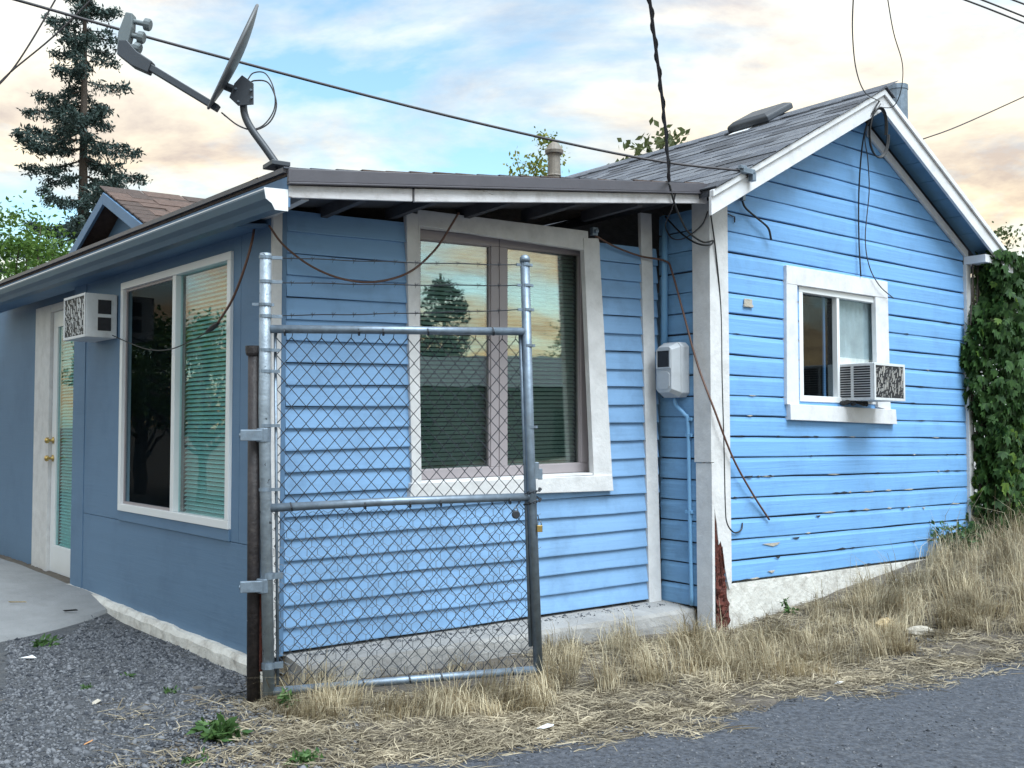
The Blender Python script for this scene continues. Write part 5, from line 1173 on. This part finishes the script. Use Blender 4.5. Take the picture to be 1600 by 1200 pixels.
gq[:, 2] += .008; stones(gq, g_.gamma(2.2, .0026, len(gq))+.002, 'gravel', 'dark grey crushed gravel strewn before the slate wall', 3)
rq = setz(scatter([([(760, 1170), (1200, 1105), (1300, 1215), (760, 1215)], 900), ([(1150, 1110), (1620, 1035), (1700, 1215), (1150, 1215)], 1400)])); rq[:, 2] += .012; stones(rq, g_.gamma(2, .0016, len(rq))+.0015, 'road_grit', 'fine grit scattered over the asphalt alley', 4)
lq = np.array([A.pt(u, zA0-.02, o) for u, o in zip(g_.uniform(.15, ULEN, 700), .03+np.abs(g_.normal(0, .05, 700)))])
stones(lq, g_.gamma(2, .0022, 700)+.002, 'ledge_debris', 'dark crumbs of debris along the concrete ledge under the siding', 9)
# rocks and litter
def rock(x, y, sx, sy, sz, mt, label, seed, name='rock', cat='rock'):
    q = gpt(x, y); g2 = random.Random(seed); m = MB(); nn, nt = 5, 9; vs_ = []
    for i in range(nn+1):
        ph = math.pi*i/nn
        for k_ in range(nt): a = 2*math.pi*k_/nt; j = 1+g2.uniform(-.16, .16); vs_.append(q+V(sx*math.sin(ph)*math.cos(a)*j, sy*math.sin(ph)*math.sin(a)*j, sz*.7-sz*math.cos(ph)*-1*j*.95))
    m.add(vs_, [(i*nt+k_, i*nt+(k_+1) % nt, (i+1)*nt+(k_+1) % nt, (i+1)*nt+k_) for i in range(nn) for k_ in range(nt)]); o = m.build(name, M[mt]); tag(o, label, cat); return o
rock(1384, 990, .062, .05, .062, 'rocky', 'ochre yellow lump of rock in the dry grass below the window', 1)
rock(1437, 992, .09, .05, .035, 'rockw', 'flat pale rock half buried beside the ochre lump', 2)
rock(1404, 910, .035, .02, .014, 'paper', 'crumpled white scrap against the foundation in the grass', 3, 'litter_scrap', 'litter')
rock(1352, 928, .03, .03, .03, 'gutter', 'small blue crumpled litter by the foundation', 4, 'litter_scrap', 'litter')
rock(478, 1052, .26, .14, .075, 'soil', 'low mound of dry dirt behind the gate by the hinge side', 11, 'dirt_mound', 'dirt')
def scrap(x, y, pts, mt, label, rot=0, lift=.014, name='litter_scrap'):
    q = gpt(x, y); m = MB(); c, s_ = math.cos(rot), math.sin(rot)
    m.prism([q+V(a*c-b_*s_, a*s_+b_*c, lift+.01*math.sin(a*60+b_*40)) for a, b_ in pts], V(0, 0, .002)); o = m.build(name, M[mt]); tag(o, label, 'litter')
scrap(43, 1032, [(-.045, -.02), (.03, -.03), (.05, .01), (.01, .035), (-.03, .03)], 'paper', 'torn white paper scrap on the gravel by the pavement edge')
scrap(853, 1146, [(-.04, .012), (-.01, -.004), (.025, -.022), (.035, -.012), (.01, .012)], 'paper', 'curled white leaf like scrap on straw before the gate', .2, .03)
scrap(1310, 1072, [(-.035, -.008), (.02, -.012), (.035, .004), (0, .014)], 'paper', 'thin white paper scrap at the asphalt edge', .1)
scrap(138, 1166, [(-.018, -.005), (.018, -.005), (.018, .005), (-.018, .005)], 'orange', 'orange cigarette butt lying on the gravel', .1, .016)
scrap(150, 1102, [(-.02, -.02), (.022, -.01), (.012, .022), (-.015, .018)], 'rockw', 'small pale chip on gravel in the open patch', .6)
scrap(250, 1045, [(-.04, -.006), (.04, .004), (.04, .012), (-.03, .006)], 'paper', 'narrow white strip on gravel beside the foundation curb', -.5)
scrap(27, 953, [(-.06, -.01), (.05, .005), (.06, .014), (-.05, .004)], 'rocky', 'thin tan stick on the concrete pavement', .3, .055, 'wood_chip')
scrap(110, 965, [(-.05, -.012), (.04, -.006), (.05, .01), (-.04, .008)], 'black', 'dark leaf scrap at the pavement corner', .1, .05, 'wood_chip')

# ------------------------------------------------------------------ neighbours: right background and what the windows mirror
q = at(1572, 440, 16); nb = thing('pale_shed', 'pale grey shed roof glimpsed past the creeper', 'shed', (q.x+1.2, q.y+1, .4))
zt_ = q.z; m = MB(); m.box(V(q.x+1.6, q.y+1.5, zt_/2-.1), V(1, 0, 0), V(0, 1, 0), V(0, 0, 1), 1.6, 1.5, zt_/2); m.build('wall', M['vinyl'], nb)
m = MB(); m.prism([V(q.x-.2, q.y-.2, zt_-.12), V(q.x+3.4, q.y-.2, zt_+.2), V(q.x+3.4, q.y-.2, zt_+.3), V(q.x-.2, q.y-.2, zt_)], V(0, 3.4, 0)); m.build('roof', M['shingle2'], nb)
fn = thing('picket_fence', 'white board fence behind the creeper foot', 'fence', tuple(gpt(1590, 800)))
Wf = Wall((G.pt(uGend+.75, 0, -.5).x, G.pt(uGend+.75, 0, -.5).y), dG, nG)
for i in range(16):
    z0 = hg(Wf.pt(i*.13, 0).x, Wf.pt(i*.13, 0).y); wslab(Wf, [(i*.13, z0-.05), (i*.13+.12, z0-.05), (i*.13+.12, z0+1.6), (i*.13, z0+1.6)], -.02, 0).build('board', M['oldwhite'], fn, bevel=.003)
def mirror_ray(w, px, py, out, dist):
    p_ = w.hp(px, py, out); r_ = (p_-CAM).normalized(); r2 = r_-w.n*2*r_.dot(w.n); return p_+r2*dist
q = mirror_ray(A, 690, 560, REC, 20); spruce((q.x, q.y, 0), mirror_ray(A, 675, 425, REC, 20).z, 1.7, 'spruce across the alley mirrored in the casement window', 23, .7, .1)
q = mirror_ray(A, 880, 540, REC, 26); broadleaf((q.x, q.y, 0), mirror_ray(A, 880, 492, REC, 26).z, .9, 'small tree mirrored low in the right casement pane', 24, 'leafgrey', 26, 60, .10)
qa = mirror_ray(A, 640, 600, REC, 16); qb = mirror_ray(A, 960, 600, REC, 16); zr_ = mirror_ray(A, 790, 545, REC, 16).z
dh = (qb-qa); dh.z = 0; Lh = dh.length; dh.normalize(); nh = V(-dh.y, dh.x, 0); cen_ = (qa+qb)/2
if nh.dot(V(cen_.x, cen_.y, 0)) < 0: nh = -nh
nbh = thing('neighbour_house', 'low house across the alley mirrored in the casement window', 'house', (cen_.x, cen_.y, 0))
base_ = V(cen_.x, cen_.y, 0)+nh*2.5
m = MB(); m.box(base_+V(0, 0, 1.15), dh, nh, V(0, 0, 1), Lh*1.0, 2.4, 1.15); m.build('wall', M['drip'], nbh)  # wall and roof colours darkened as if shaded, so their reflection stays dim
m = MB(); c = base_; e0 = c-nh*2.8+V(0, 0, 2.25); e1 = c+nh*2.8+V(0, 0, 2.25); rg = c+V(0, 0, zr_)
m.prism([e0-dh*Lh*1.1, rg-dh*Lh*1.1, e1-dh*Lh*1.1], dh*Lh*2.2); m.build('roof', M['shingle3'], nbh)
for f_ in (-.5, .3):
    m = MB(); m.box(base_+dh*Lh*f_-nh*2.42+V(0, 0, 1.3), dh, nh, V(0, 0, 1), .5, .03, .5); m.build('window', M['dark'], nbh)
q = mirror_ray(L, 320, 600, -.02, 11); broadleaf((q.x, q.y, 0), mirror_ray(L, 320, 478, -.02, 11).z, 1.9, 'leafy tree beyond the pavement mirrored in the side window', 25, 'leaf', 90, 110, .10)
q = mirror_ray(L, 225, 600, -.02, 13); broadleaf((q.x, q.y, 0), mirror_ray(L, 225, 490, -.02, 13).z, 1.6, 'darker leafy tree mirrored in the far side window pane', 26, 'leaf', 70, 110, .10)
print('objects', len(bpy.data.objects), 'tris', sum(len(m_.polygons) for m_ in bpy.data.meshes))
